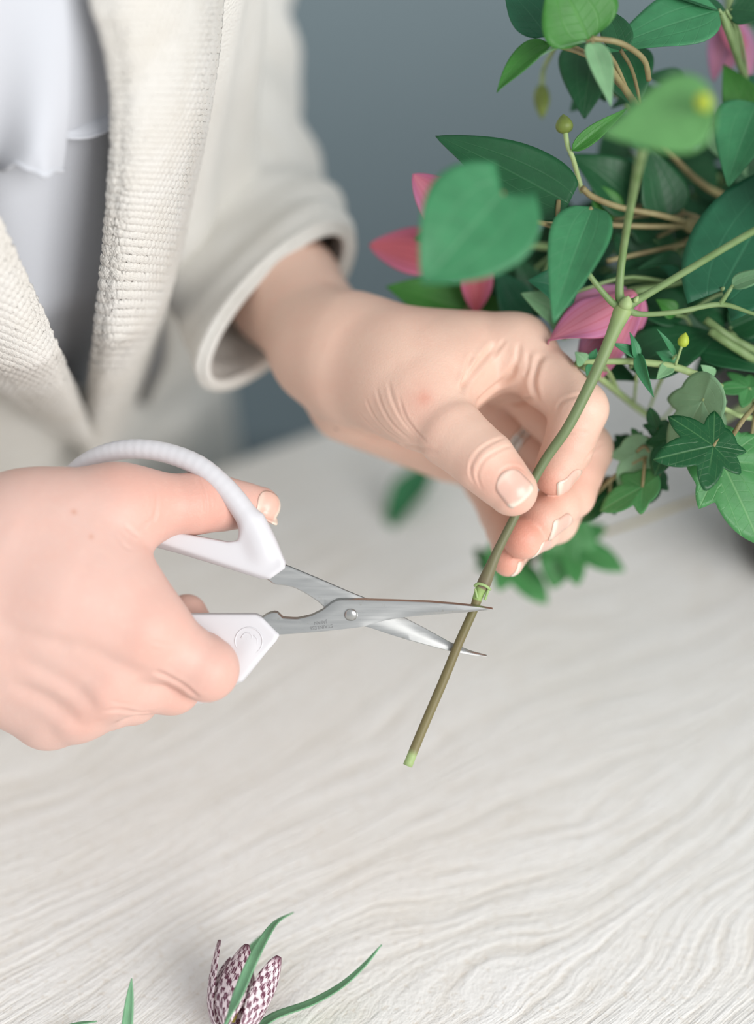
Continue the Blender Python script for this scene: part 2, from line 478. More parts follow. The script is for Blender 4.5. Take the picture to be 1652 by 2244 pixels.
# ---------------- left hand: pinches the stem
P = C
L_idx = [(P(1133, 768, -27), 11.3), (P(1270, 896, -13), 9.6), (P(1243, 985, -14), 8.4), (P(1213, 1040, -9), 7.1)]
L_mid = [(P(1112, 806, -47), 11.3), (P(1282, 985, -31), 9.6), (P(1250, 1082, -26), 8.5), (P(1187, 1138, -12), 7.4)]
L_rng = [(P(1080, 872, -68), 10.8), (P(1262, 1062, -52), 9.0), (P(1214, 1140, -34), 8.2), (P(1146, 1180, -9), 7.1)]
L_pky = [(P(1035, 990, -84), 9.6), (P(1104, 1126, -56), 8.6), (P(1122, 1196, -30), 7.0), (P(1113, 1231, -15), 5.2)]
L_thb = [(P(925, 884, -12), 11.6), (P(990, 950, -2), 11.4), (P(1062, 1012, 6), 10.3), (P(1122, 1075, 8), 8.5)]
allp = np.array([j[0] for f in (L_idx, L_mid, L_rng, L_pky, L_thb) for j in f] + [P(560, 470, -125), P(700, 900, -70)])
fd = Field(allp.min(0) - 0.030, allp.max(0) + 0.024, 0.00065)
wr = P(705, 770, -52); fa = P(625, 640, -88); fa2 = P(556, 486, -142)
wflat = (np.array([0.75, 0.35, 0.0]), 1.12)
fd.add(fd.cone(fa2, fa, 0.0180, 0.0210))
fd.add(fd.cone(fa, wr, 0.0210, 0.0168), 0.008)
fd.add(fd.cone(wr, P(790, 795, -46), 0.0168, 0.0168), 0.010)
fd.add(fd.cone(P(705, 700, -72), P(770, 760, -50), 0.0120, 0.0125), 0.014)
for (j, base, rb) in ((L_idx, P(770, 768, -44), 12.5), (L_mid, P(765, 785, -58), 13), (L_rng, P(765, 815, -68), 13), (L_pky, P(775, 850, -74), 12)):
    fd.add(fd.cone(base, j[0][0], rb / 1000, j[0][1] / 1000), 0.010)
fd.add(fd.cone(P(760, 890, -62), P(985, 990, -76), 0.0135, 0.0115), 0.009)       # heel of the palm
fd.add(fd.cone(P(790, 815, -36), P(925, 884, -12), 0.0165, 0.0118), 0.014)
fd.add(fd.cone(P(775, 775, -43), P(955, 800, -20), 0.0165, 0.0110), 0.018)
fd.add(fd.cone(P(880, 835, -18), P(975, 832, -19), 0.0115, 0.0095), 0.016)         # ball of the thumb
fd.add(fd.cone(P(860, 865, -28), P(915, 905, -14), 0.0115, 0.0095), 0.010)
fd.add(fd.cone(P(880, 785, -26), P(1050, 768, -31), 0.0125, 0.0100), 0.012)       # first web muscle
fd.add(fd.cone(P(960, 850, -14), P(1075, 800, -32), 0.0060, 0.0070), 0.012)
finger(fd, L_idx, 0.009); finger(fd, L_mid, 0.008); finger(fd, L_rng, 0.008); finger(fd, L_pky, 0.008)
finger(fd, L_thb, 0.010, reach=0.02)
V, F = fd.mesh(); N = normals(V, F)
bvhL = BVHTree.FromPolygons([Vector(p) for p in V], [tuple(map(int, q)) for q in F])
linesL = [
 # thumb joint folds
 ([(1040, 1062), (1030, 1030), (1048, 992), (1082, 968), (1108, 958)], 0.55, 0.42),
 ([(1056, 1074), (1046, 1040), (1062, 1006), (1098, 984), (1124, 976)], 0.5, 0.36),
 ([(1036, 1040), (1030, 1012), (1050, 985), (1085, 960)], 0.4, 0.2),
 ([(1090, 1042), (1108, 1026), (1132, 1022), (1152, 1034)], 0.5, 0.25),
 # folds below the thumb's base
 ([(850, 835), (862, 880), (884, 922), (918, 960)], 0.7, 0.40), ([(872, 868), (888, 912), (914, 948), (936, 970)], 0.6, 0.42),
 ([(824, 850), (838, 893), (862, 932), (900, 965)], 0.7, 0.36), ([(800, 872), (818, 910), (848, 945), (888, 970)], 0.7, 0.30),
 ([(860, 850), (876, 898), (902, 936), (930, 962)], 0.4, 0.22), ([(786, 905), (815, 935), (850, 960)], 0.6, 0.22),
 ([(690, 915), (760, 942), (830, 968), (910, 980), (960, 992)], 1.0, 0.55),
 # web between thumb and forefinger
 ([(1008, 862), (1030, 822), (1060, 785), (1092, 752)], 1.2, 1.1), ([(1012, 850), (1022, 812), (1036, 775)], 0.9, 0.8),
 ([(1042, 884), (1080, 852), (1112, 828), (1132, 800)], 1.3, 1.2), ([(1052, 905), (1090, 885), (1140, 880), (1172, 872)], 1.1, 0.6),
 ([(1120, 820), (1134, 785), (1138, 750)], 0.9, 0.5), ([(1150, 830), (1158, 800), (1158, 770)], 0.8, 0.45), ([(1070, 800), (1090, 768), (1108, 742)], 0.7, 0.4),
 ([(1178, 880), (1168, 840), (1176, 800), (1190, 775)], 1.2, 1.0),
 # finger joints, palm side
 ([(1218, 905), (1232, 880), (1258, 868), (1284, 866)], 0.7, 0.5), ([(1236, 950), (1262, 946), (1290, 950)], 0.6, 0.35),
 ([(1280, 1010), (1302, 985), (1322, 968)], 0.6, 0.3),
]
V = creases(V, N, bvhL, linesL)
sp = lambda px, py, r, c, a: (surface_pick(bvhL, px, py) if surface_pick(bvhL, px, py) is not None else P(px, py, 0), r, c, a)
spotsL = [sp(1190, 1060, 9, RED, 0.75), sp(1150, 1150, 9, RED, 0.75), sp(1128, 1190, 8, RED, 0.7), sp(1110, 1240, 8, RED, 0.7), sp(1140, 1105, 7, PINK, 0.5),
 sp(1070, 1060, 9, PINK, 0.45), sp(1135, 1030, 5, RED, 0.5), sp(930, 872, 2.6, RED, 0.6), sp(918, 880, 8, PINK, 0.35),

 sp(1260, 970, 9, PINK, 0.4), sp(1300, 1050, 12, PINK, 0.4), sp(737, 940, 0.7, hexc(60, 40, 36), 0.9)]
colr = hand_paint(V, N, SKIN, spotsL)
bvhL = BVHTree.FromPolygons([Vector(p) for p in V], [tuple(map(int, q)) for q in F])
body_add(V, F, colr)
d_th = unit(L_thb[3][0] - L_thb[2][0])
nail(bvhL, P(1126, 1066, 17), d_th, (0.06, 0.05, 1.0), 10.2, 10.8, 0.14, 0.15)
for j, ctr, fac, ln, wd in ((L_idx, P(1236, 1046, -8), (0.66, -0.62, 0.42), 10.5, 8.4), (L_mid, P(1217, 1143, -12), (0.62, -0.62, 0.46), 10.5, 8.8),
                            (L_rng, P(1180, 1196, -12), (0.60, -0.64, 0.46), 9.8, 8.2), (L_pky, P(1130, 1240, -15), (0.88, -0.30, 0.20), 7.0, 6.2)):
    nail(bvhL, ctr, j[3][0] - j[2][0], fac, ln, wd, 0.16, 0.15)

# ---------------- right hand: works the scissors
R_idx = [(P(322, 1388, 18), 12.0), (P(452, 1466, 14), 10.4), (P(432, 1418, -13), 8.8), (P(410, 1346, -17), 7.0)]
R_mid = [(P(238, 1488, 15), 11.8), (P(376, 1500, 5), 9.8), (P(372, 1450, -15), 8.8), (P(352, 1385, -19), 7.2)]
R_rng = [(P(172, 1542, 9), 11.4), (P(290, 1528, -5), 9.0), (P(292, 1468, -22), 8.4), (P(292, 1412, -24), 7.0)]
R_pky = [(P(104, 1564, 3), 10.6), (P(200, 1538, -14), 8.6), (P(222, 1482, -27), 7.4), (P(238, 1432, -30), 6.2)]
R_thb = [(P(262, 1112, 7), 12.2), (P(425, 1104, -1), 10.1), (P(492, 1104, -7), 8.8), (P(570, 1109, -11), 6.7)]
rw = P(-235, 1325, 2)
allp = np.array([j[0] for f in (R_idx, R_mid, R_rng, R_pky, R_thb) for j in f] + [P(-560, 1200, -55), P(-300, 1500, 20)])
fd = Field(allp.min(0) - 0.026, allp.max(0) + 0.024, 0.00065)
fd.add(fd.cone(P(-560, 1190, -55), P(-400, 1260, -30), 0.0245, 0.0225))
fd.add(fd.cone(P(-400, 1260, -30), rw, 0.0225, 0.0190), 0.006)
for (j, base, rb) in ((R_idx, P(-110, 1262, 15), 18.0), (R_mid, P(-120, 1320, 15), 18.0), (R_rng, P(-120, 1375, 9), 16.0), (R_pky, P(-120, 1425, 3), 14.0)):
    fd.add(fd.cone(rw, base, 0.0180, rb / 1000), 0.012)
    fd.add(fd.cone(base, j[0][0], rb / 1000, j[0][1] / 1000), 0.012)
    fd.add(fd.cone(j[0][0] + np.array([0, 0, 0.0035]), j[0][0] * 0.55 + base * 0.45 + np.array([0, 0, 0.0040]), 0.0090, 0.0066), 0.005)   # knuckle and tendon
fd.add(fd.cone(P(-90, 1210, 10), R_thb[0][0], 0.0195, 0.0124), 0.014)
fd.add(fd.cone(P(60, 1150, 12), P(200, 1180, 12), 0.0150, 0.0120), 0.016)
fd.add(fd.cone(P(150, 1300, 20), P(290, 1350, 18), 0.0150, 0.0120), 0.016)
fd.add(fd.cone(P(60, 1210, 12), P(205, 1290, 16), 0.0190, 0.0130), 0.014)          # web muscle
fd.add(fd.cone(P(160, 1160, 10), P(268, 1290, 17), 0.0150, 0.0085), 0.012)
fd.add(fd.cone(P(20, 1440, 2), P(110, 1480, 0), 0.0150, 0.0130), 0.012)
finger(fd, R_idx, 0.008, kbase=0.0002, reach=0.012); finger(fd, R_mid, 0.006, kbase=0.0002, reach=0.009); finger(fd, R_rng, 0.006, kbase=0.0002, reach=0.008); finger(fd, R_pky, 0.006, reach=0.008)
finger(fd, R_thb, 0.012, reach=0.022)
V, F = fd.mesh(); N = normals(V, F)
bvhR = BVHTree.FromPolygons([Vector(p) for p in V], [tuple(map(int, q)) for q in F])
linesR = [
 ([(430, 1046), (444, 1075), (450, 1110), (446, 1150)], 0.55, 0.32), ([(444, 1048), (458, 1080), (464, 1115)], 0.45, 0.2), ([(338, 1058), (344, 1090), (342, 1130), (334, 1150)], 0.6, 0.22),
 ([(302, 1160), (318, 1150), (338, 1132), (340, 1110)], 0.7, 0.35), ([(256, 1170), (272, 1196), (292, 1206)], 0.7, 0.15), ([(272, 1150), (292, 1168), (303, 1174)], 0.7, 0.3),
 ([(20, 1500), (90, 1525), (140, 1560), (190, 1600)], 2.8, 0.8), ([(40, 1445), (120, 1480), (180, 1520), (215, 1570)], 2.4, 0.5), ([(120, 1400), (210, 1430), (270, 1462), (330, 1478)], 2.6, 0.45),
 ([(338, 1470), (372, 1486), (404, 1504), (436, 1530)], 1.0, 1.0), ([(225, 1560), (262, 1556), (300, 1562), (335, 1560)], 0.8, 0.7), ([(0, 1380), (80, 1395), (160, 1420)], 2.5, 0.5),
 ([(330, 1405), (360, 1412), (392, 1414)], 0.5, 0.16), ([(325, 1420), (356, 1428)], 0.5, 0.14), ([(235, 1530), (258, 1540), (290, 1545)], 0.6, 0.18),
]
V = creases(V, N, bvhR, linesR)
sp = lambda px, py, r, c, a: (surface_pick(bvhR, px, py) if surface_pick(bvhR, px, py) is not None else P(px, py, 0), r, c, a)
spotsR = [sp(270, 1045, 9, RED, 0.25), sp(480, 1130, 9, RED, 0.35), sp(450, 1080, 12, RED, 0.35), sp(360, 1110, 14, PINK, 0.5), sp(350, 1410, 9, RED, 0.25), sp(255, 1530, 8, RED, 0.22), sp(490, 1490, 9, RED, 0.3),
 sp(180, 1585, 9, RED, 0.25), sp(330, 1380, 20, PINK, 0.2), sp(585, 1115, 8, PINK, 0.6), sp(400, 1530, 10, PINK, 0.4),
 sp(162, 1122, 0.9, hexc(190, 128, 100), 0.6), sp(200, 1176, 0.8, hexc(190, 128, 100), 0.6), sp(258, 1580, 0.7, hexc(150, 90, 70), 0.8)]
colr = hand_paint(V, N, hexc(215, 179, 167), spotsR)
bvhR = BVHTree.FromPolygons([Vector(p) for p in V], [tuple(map(int, q)) for q in F])
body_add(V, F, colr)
nail(bvhR, P(594, 1106, -6), R_thb[3][0] - R_thb[2][0], (0.55, 0.62, 0.30), 9.5, 9.0, 0.2)
# ------------------------------------------------------------------ the person
torso_front = np.array([-0.107, 0.57])
pc = np.array([torso_front[0] - EN[0] * 0.115, torso_front[1] - EN[1] * 0.115])
person = empty('person', (pc[0], pc[1], 0.0))
tag(person, 'person in a cream knit cardigan over a white top trimming a stem with scissors', 'person')
bv, bf, bc = np.vstack(BODY_V), np.vstack(BODY_F), np.vstack(BODY_C)
body = mesh_obj('body', bv, bf, MATS['skin'], person, colors=bc)
for nv_, nf_, nc_, fw_ in NAILS:
    o = mesh_obj('fingernail', nv_, nf_, MATS['nail'], body, colors=nc_); solidify(o, 0.0005, 0)
# worn ring
m = new_mat('ring_metal', (0.62, 0.60, 0.56, 1), 0.22, 1.0)
a, b = L_rng[0][0], L_rng[1][0]; ax = unit(b - a); ctr = a + (b - a) * 0.47
e1 = unit(np.cross(ax, [0, 0, 1.0])); e2 = np.cross(ax, e1); rr = 0.0103
pts = [ctr + rr * (math.cos(q) * e1 + math.sin(q) * e2) for q in np.linspace(0, 2 * math.pi, 41)]
parts = []
for off in (-0.0013, 0.0013):
    v_, f_ = tube(c2w(np.array(pts) + ax * off), 0.0012, 8, cap=False); parts.append((v_, f_))
for q in np.linspace(0, 2 * math.pi, 26, endpoint=False):
    bm = bmesh.new(); bmesh.ops.create_icosphere(bm, subdivisions=1, radius=0.0009)
    p0 = c2w(ctr + (rr + 0.0006) * (math.cos(q) * e1 + math.sin(q) * e2))
    parts.append((np.array([np.array(v.co) + p0 for v in bm.verts]), [tuple(v.index for v in f.verts) for f in bm.faces])); bm.free()
v_, f_ = join(parts); o = mesh_obj('finger_ring', v_, f_, m, person); o['label'] = 'silver beaded ring on the hand holding the stem'

# ------------------------------------------------------------------ scissors
new_mat('steel', (0.60, 0.60, 0.59, 1), 0.26, 1.0); t = NT(MATS['steel'])
mpn = t.n('ShaderNodeMapping'); mpn.inputs['Scale'].default_value = (60, 900, 900); t.l(t.obj(), mpn.inputs[0])
nz = t.n('ShaderNodeTexNoise', Scale=1.0, Detail=3.0); t.l(mpn.outputs[0], nz.inputs['Vector'])
n2 = t.n('ShaderNodeTexNoise', Scale=260.0, Detail=4.0, Roughness=0.7); t.l(t.obj(), n2.inputs['Vector'])
t.l(t.mix(t.ramp(n2.outputs[0], [(0.26, (1, 1, 1, 1)), (0.36, (0, 0, 0, 1))]).outputs[0], (0.47, 0.47, 0.46, 1), (0.38, 0.37, 0.33, 1)), t.b.inputs['Base Color'])
t.l(t.math('MULTIPLY_ADD', nz.outputs[0], 0.22, 0.20), t.b.inputs['Roughness'])
new_mat('white_plastic', hexc(208, 206, 209), 0.34, spec=0.5, sss=0.08, sss_r=(1, 1, 1), sss_s=0.002)
new_mat('steel_mark', (0.20, 0.20, 0.20, 1), 0.5, 0.7)
pv = W(768, 1348, 2)
sciss = empty('scissors', pv); tag(sciss, 'small floral scissors with white loop handles and steel blades, open around the stem', 'scissors')
EX = unit(np.array([0.0, 0.42, -1.0]))          # through the thickness: away from the viewer and upward
def resample(poly, n):
    poly = np.array(poly, float); d = np.r_[0, np.cumsum(np.linalg.norm(np.diff(poly, axis=0), axis=1))]
    s = np.linspace(0, d[-1], n); return np.stack([np.interp(s, d, poly[:, i]) for i in range(2)], 1)
def blade(name, topl, botl, z, thick, edge='bot', n=70, par=None, dz=0.0, ex=None):
    EXb = EX if ex is None else unit(ex)
    """plate between two pixel outlines; ground thin toward the cutting edge"""
    cols = np.array([0.0, 0.05, 0.35, 0.62, 0.80, 0.93, 1.0]) if edge == 'bot' else np.array([0.0, 0.07, 0.20, 0.38, 0.65, 0.95, 1.0])
    T, B = resample(topl, n), resample(botl, n); front, back = [], []
    for i in range(n):
        x = i / (n - 1); g = np.clip((x - 0.45) / 0.25, 0, 1)
        for s in cols:
            p = T[i] * (1 - s) + B[i] * s
            e = s if edge == 'bot' else 1 - s
            th = thick * (1 - g * max(0, (e - 0.55) / 0.45) * 0.92) * (1 - 0.45 * x * x)
            if min(s, 1 - s) < 1e-6 : th *= 0.86
            c0 = C(p[0], p[1], z + dz * max(0, (p[0] - 768) / 300))
            front.append(c0 + EXb * (thick - th) / 1000 * 0.6); back.append(c0 + EXb * thick / 1000)
    nc = len(cols); Vv = np.vstack([front, back]); m0 = n * nc
    Fs = [tuple(int(k) for k in q) for q in grid_faces(n, nc)] + [tuple(int(k) + m0 for k in q[::-1]) for q in grid_faces(n, nc)]
    for i in range(n - 1):
        for j in (0, nc - 1):
            a_, b_ = i * nc + j, (i + 1) * nc + j
            Fs.append((a_, b_, b_ + m0, a_ + m0) if j == 0 else (b_, a_, a_ + m0, b_ + m0))
    for j in range(nc - 1):
        Fs.append((j + 1, j, j + m0, j + 1 + m0)); e = (n - 1) * nc
        Fs.append((e + j, e + j + 1, e + j + 1 + m0, e + j + m0))
    o = mesh_obj(name, c2w(Vv), Fs, MATS['steel'], par or sciss, smooth=True)
    o.data.set_sharp_from_angle(angle=math.radians(24))
    return o
bl1 = blade('blade', [(540, 1352), (572, 1357), (588, 1346), (606, 1342), (620, 1356), (650, 1358), (682, 1351), (708, 1338), (728, 1322), (742, 1316), (790, 1316), (860, 1318), (940, 1321), (1000, 1326), (1045, 1331), (1080, 1337)],
 [(560, 1392), (590, 1392), (615, 1391), (650, 1389), (700, 1385), (755, 1379), (795, 1374), (820, 1367), (850, 1360), (890, 1355), (950, 1350), (1020, 1345), (1060, 1341), (1080, 1338)], 3.2, 1.9)
bl2 = blade('blade', [(570, 1215), (628, 1240), (700, 1270), (760, 1296), (800, 1312), (850, 1338), (885, 1355), (935, 1381), (985, 1409), (1030, 1428), (1067, 1438)],
 [(570, 1262), (586, 1270), (600, 1281), (622, 1283), (645, 1288), (672, 1302), (696, 1318), (714, 1334), (740, 1358), (780, 1368), (814, 1377), (852, 1390), (890, 1402), (940, 1416), (987, 1428), (1030, 1436), (1067, 1440)], 1.0, 1.9, edge='top', dz=-2.2, ex=(0, 0.16, -1))
bm = bmesh.new(); bmesh.ops.create_uvsphere(bm, u_segments=28, v_segments=14, radius=1.0)
for v in bm.verts:
    v.co = Vector((v.co.x * 0.00225, v.co.y * 0.00225, (max(v.co.z, -0.3)) * 0.0011))
vv = np.array([tuple(v.co) for v in bm.verts]); ff = [tuple(v.index for v in f.verts) for f in bm.faces]; bm.free()
nrm = -EX; ex = unit(np.cross([0, 1, 0], nrm)); ey = np.cross(nrm, ex)
riv = C(769, 1348, 3.3); vv = riv + vv[:, :1] * ex + vv[:, 1:2] * ey + vv[:, 2:] * nrm
mesh_obj('rivet', c2w(vv), ff, MATS['steel'], sciss)
def poly_prism(fd, poly, z0, hz, rnd):
    """rounded prism from a pixel outline (camera axes), centred on z0 mm"""
    d = D0 - z0 / 1000; Q = np.array([((px - 826) / K * d, -(py - 1122) / K * d) for px, py in poly])
    sl = tuple(slice(0, int(n)) for n in fd.n); X, Y, Z = fd.grid(sl)
    x, y = X[:, :, 0], Y[:, :, 0]; best = np.full((fd.n[0], fd.n[1]), 1e9); ins = np.zeros((fd.n[0], fd.n[1]), bool)
    for a, b in zip(Q, np.roll(Q, -1, 0)):
        e = b - a; t_ = np.clip(((x - a[0]) * e[0] + (y - a[1]) * e[1]) / (e @ e), 0, 1)
        best = np.minimum(best, np.hypot(x - a[0] - t_ * e[0], y - a[1] - t_ * e[1]))
        c = ((a[1] > y) != (b[1] > y)) & (x < (b[0] - a[0]) * (y - a[1]) / (b[1] - a[1] + 1e-12) + a[0]); ins ^= c
    d2 = np.where(ins, -best, best)[:, :, None] + rnd
    q2 = np.abs(Z - (-d)) - hz + rnd
    v = np.sqrt(np.maximum(d2, 0) ** 2 + np.maximum(q2, 0) ** 2) + np.minimum(np.maximum(d2, q2), 0) - rnd
    return sl, v.astype(np.float32)
def handle(arc, radii, block, zb, hz, chamfer=None, flatk=1.0):
    pts = [C(*p) for p in arc]; allq = np.array(pts + [C(px, py, zb) for px, py in block])
    f = Field(allq.min(0) - 0.008, allq.max(0) + 0.008, 0.00055)
    q = catmull(np.hstack([np.array(pts), np.array(radii)[:, None]]), 46)
    for a_, b_ in zip(q[:-1], q[1:]): f.add(f.cone(a_[:3], b_[:3], a_[3] / 1000, b_[3] / 1000), 0.0008)
    f.add(poly_prism(f, block, zb, hz / 1000, 0.0011), 0.0035)
    if chamfer:
        for p0, nrm_ in chamfer:
            p0 = C(*p0); nn = unit(nrm_); sl = tuple(slice(0, int(n)) for n in f.n); X, Y, Z = f.grid(sl)
            f.f = smax(f.f, ((X - p0[0]) * nn[0] + (Y - p0[1]) * nn[1] + (Z - p0[2]) * nn[2]).astype(np.float32), 0.0008)
    V_, F_ = f.mesh(); return c2w(V_), F_
arcU = [(575, 1205, 1), (556, 1160, 1.5), (528, 1112, 2), (488, 1064, 2), (436, 1021, 1), (374, 995, -1), (310, 984, -3), (250, 989, -6), (196, 1010, -9), (158, 1042, -12), (150, 1085, -14), (185, 1128, -13), (245, 1152, -9), (310, 1168, -4)]
radU = [4.2, 3.9, 3.7, 3.5, 3.4, 3.3, 3.25, 3.2, 3.2, 3.1, 3.1, 3.1, 3.1, 2.6]
blkU = [(296, 1160), (335, 1157), (420, 1172), (500, 1187), (522, 1184), (533, 1160), (545, 1125), (575, 1128), (602, 1180), (627, 1232), (624, 1246), (592, 1269), (572, 1269), (480, 1240), (390, 1213), (296, 1188)]
V_, F_ = handle(arcU, radU, blkU, 0.0, 4.2, chamfer=[((450, 1221, 4.2), (-0.30, -0.92, 0.62))])
hu = mesh_obj('handle', V_, F_, MATS['white_plastic'], sciss)
arcL = [(548, 1415, 0), (528, 1448, 0), (502, 1480, -1), (462, 1514, -2), (400, 1522, -4), (330, 1520, -6), (268, 1500, -8), (222, 1462, -10), (205, 1415, -11), (225, 1372, -10), (280, 1352, -6), (340, 1352, -3)]
radL = [3.2, 3.2, 3.2, 3.3, 3.2, 3.1, 3.1, 3.1, 3.1, 3.1, 3.0, 2.8]
blkL = [(300, 1344), (420, 1344), (560, 1344), (577, 1352), (614, 1390), (606, 1404), (530, 1492), (508, 1492), (512, 1440), (500, 1412), (470, 1392), (400, 1374), (300, 1368)]
V_, F_ = handle(arcL, radL, blkL, 0.0, 4.4)
hl = mesh_obj('handle', V_, F_, MATS['white_plastic'], sciss)
# moulded emblem on the lower handle and the stamp on the blade
parts = []
zt = 4.35
ringp = [C(545 + 30 * math.cos(q), 1405 + 30 * math.sin(q), zt) for q in np.linspace(0, 2 * math.pi, 37)]
parts.append(tube(c2w(np.array(ringp)), 0.00028, 6, cap=False))
for st in ([(528, 1398), (536, 1388), (548, 1388), (552, 1398), (542, 1406), (534, 1414), (542, 1424), (556, 1420)], [(556, 1392), (564, 1402), (562, 1416)], [(530, 1408), (526, 1416), (532, 1424)], [(540, 1398), (544, 1412)]):
    parts.append(tube(c2w(np.array([C(x, y, zt) for x, y in st])), 0.00026, 6, n=16))
v_, f_ = join(parts); o = mesh_obj('emblem', v_, f_, MATS['white_plastic'], hl); o['label'] = 'round moulded emblem'
def lettering(name, text, px, py, z, size, rot, mat, parent, nrm_):
    cu = bpy.data.curves.new(name, 'FONT'); cu.body = text; cu.size = size; cu.align_x = 'CENTER'; cu.align_y = 'CENTER'; cu.extrude = 0.00004
    tmp = bpy.data.objects.new(name + '_tmp', cu); COL.objects.link(tmp)
    bpy.context.view_layer.update()
    me = bpy.data.meshes.new_from_object(tmp.evaluated_get(bpy.context.evaluated_depsgraph_get()))
    vv = np.array([tuple(v.co) for v in me.vertices]); ff = [tuple(p.vertices) for p in me.polygons]
    bpy.data.objects.remove(tmp); bpy.data.meshes.remove(me)
    n_ = unit(nrm_); x_ = unit(np.cross([0, 1, 0], n_)); y_ = np.cross(n_, x_)
    cr, sr = math.cos(rot), math.sin(rot); X_ = x_ * cr + y_ * sr; Y_ = -x_ * sr + y_ * cr
    p = C(px, py, z) + vv[:, :1] * X_ + vv[:, 1:2] * Y_ + vv[:, 2:] * n_
    return mesh_obj(name, c2w(p), ff, mat, parent, smooth=False)
lettering('stamped_lettering', 'STAINLESS', 704, 1374, 3.27, 0.00165, math.pi + 0.12, MATS['steel_mark'], bl1, (0, 0, 1))
lettering('stamped_lettering', 'JAPAN', 702, 1364, 3.27, 0.00150, math.pi + 0.12, MATS['steel_mark'], bl1, (0, 0, 1))
# ------------------------------------------------------------------ clothes
def knit_mat(name, base, dark, scale, strength=0.5):
    m = new_mat(name, base, 0.92, spec=0.15); t = NT(m); co = t.geo().outputs['Position']
    w = t.n('ShaderNodeTexVoronoi', Scale=scale); t.l(co, w.inputs['Vector'])
    n = t.n('ShaderNodeTexNoise', Scale=scale * 2.2, Detail=3.0); t.l(co, n.inputs['Vector'])
    yarn = t.n('ShaderNodeTexNoise', Scale=60.0, Detail=3.0); t.l(co, yarn.inputs['Vector'])     # uneven dye of the yarn
    t.l(t.mix(yarn.outputs[0], base, dark), t.b.inputs['Base Color'])
    t.l(t.bump(t.math('ADD', t.math('MULTIPLY', w.outputs['Distance'], -1.0), t.math('MULTIPLY', n.outputs[0], 0.5)), strength, 0.0008), t.b.inputs['Normal'])
    t.b.inputs['Sheen Weight'].default_value = 0.15
    return m
knit_mat('cream_knit', hexc(226, 224, 219), hexc(214, 210, 202), 900.0)
knit_mat('lapel_knit', hexc(222, 220, 216), hexc(206, 200, 190), 1500.0, 0.35)
m = new_mat('white_jersey', hexc(198, 200, 206), 0.85, spec=0.2); t = NT(m)
n = t.n('ShaderNodeTexNoise', Scale=900.0, Detail=2.0); t.l(t.geo().outputs['Position'], n.inputs['Vector']); t.l(t.bump(n.outputs[0], 0.15, 0.0003), t.b.inputs['Normal'])
m = new_mat('slate_denim', hexc(104, 120, 130), 0.9, spec=0.15); t = NT(m)
n = t.n('ShaderNodeTexNoise', Scale=700.0, Detail=2.0); t.l(t.geo().outputs['Position'], n.inputs['Vector'])
t.l(t.mix(n.outputs[0], hexc(92, 108, 118), hexc(118, 134, 143)), t.b.inputs['Base Color'])
new_mat('shoe_leather', hexc(60, 50, 46), 0.5)

A_, B_ = 0.118, 0.115                       # half breadth / half depth of the torso
LEAN = 0.20
SB = np.array([EU[0], EU[1], 0.0]); FB = np.array([EN[0], EN[1], 0.0])   # toward her left side, toward the table
def torso_c(h): return np.array([pc[0], pc[1], 0]) - SB * 0.032 + FB * (LEAN * (h - 0.18) if h > 0.18 else max(-0.145, 0.80 * (h - 0.18)))
def flare(h):
    q = min(1, max(0, (0.21 - h) / 0.15)); return 0.060 * q * q * (3 - 2 * q)
def torso_pt(ang, h, off=0.0):
    """ang 0 = straight ahead, positive toward her left"""
    s = 1.0 + 0.10 * max(0, (0.10 - h)) / 0.2
    a, b = A_ * s + off + flare(h), B_ * s + off
    bust = 0.018 * math.exp(-((h - 0.30) / 0.10) ** 2) * max(0, math.cos(ang)) ** 2
    c = torso_c(h); return c + SB * a * math.sin(ang) + FB * (b + bust) * math.cos(ang) + np.array([0, 0, TABLE_Z + h])
def torso_hit(px, py, off=0.0):
    """point of the torso (inflated by off metres) seen at a pixel"""
    v = (py - 1122) / K; d = FW + (px - 826) / K * RT - v * UP
    lo, hi = 0.3, 1.4; prev = None
    def g(tv):
        p = CAM + d * tv; h = p[2] - TABLE_Z; c = torso_c(h); q = p - c
        s = 1.0 + 0.10 * max(0, (0.10 - h)) / 0.2
        x, y = (q @ SB), (q @ FB); ang = math.atan2(x, y)
        bust = 0.018 * math.exp(-((h - 0.30) / 0.10) ** 2) * max(0, math.cos(ang)) ** 2
        return math.hypot(x / (A_ * s + off + flare(h)), y / (B_ * s + off + bust)) - 1
    ts = np.linspace(lo, hi, 150); best = (9, 0.7)
    for tv in ts:
        val = g(tv)
        if val < best[0]: best = (val, tv)
        if val < 0: break
    if val < 0:
        a, b = tv - (hi - lo) / 149, tv
        for _ in range(18):
            mth = (a + b) / 2
            if g(mth) < 0: b = mth
            else: a = mth
        return CAM + d * b
    return CAM + d * best[1]
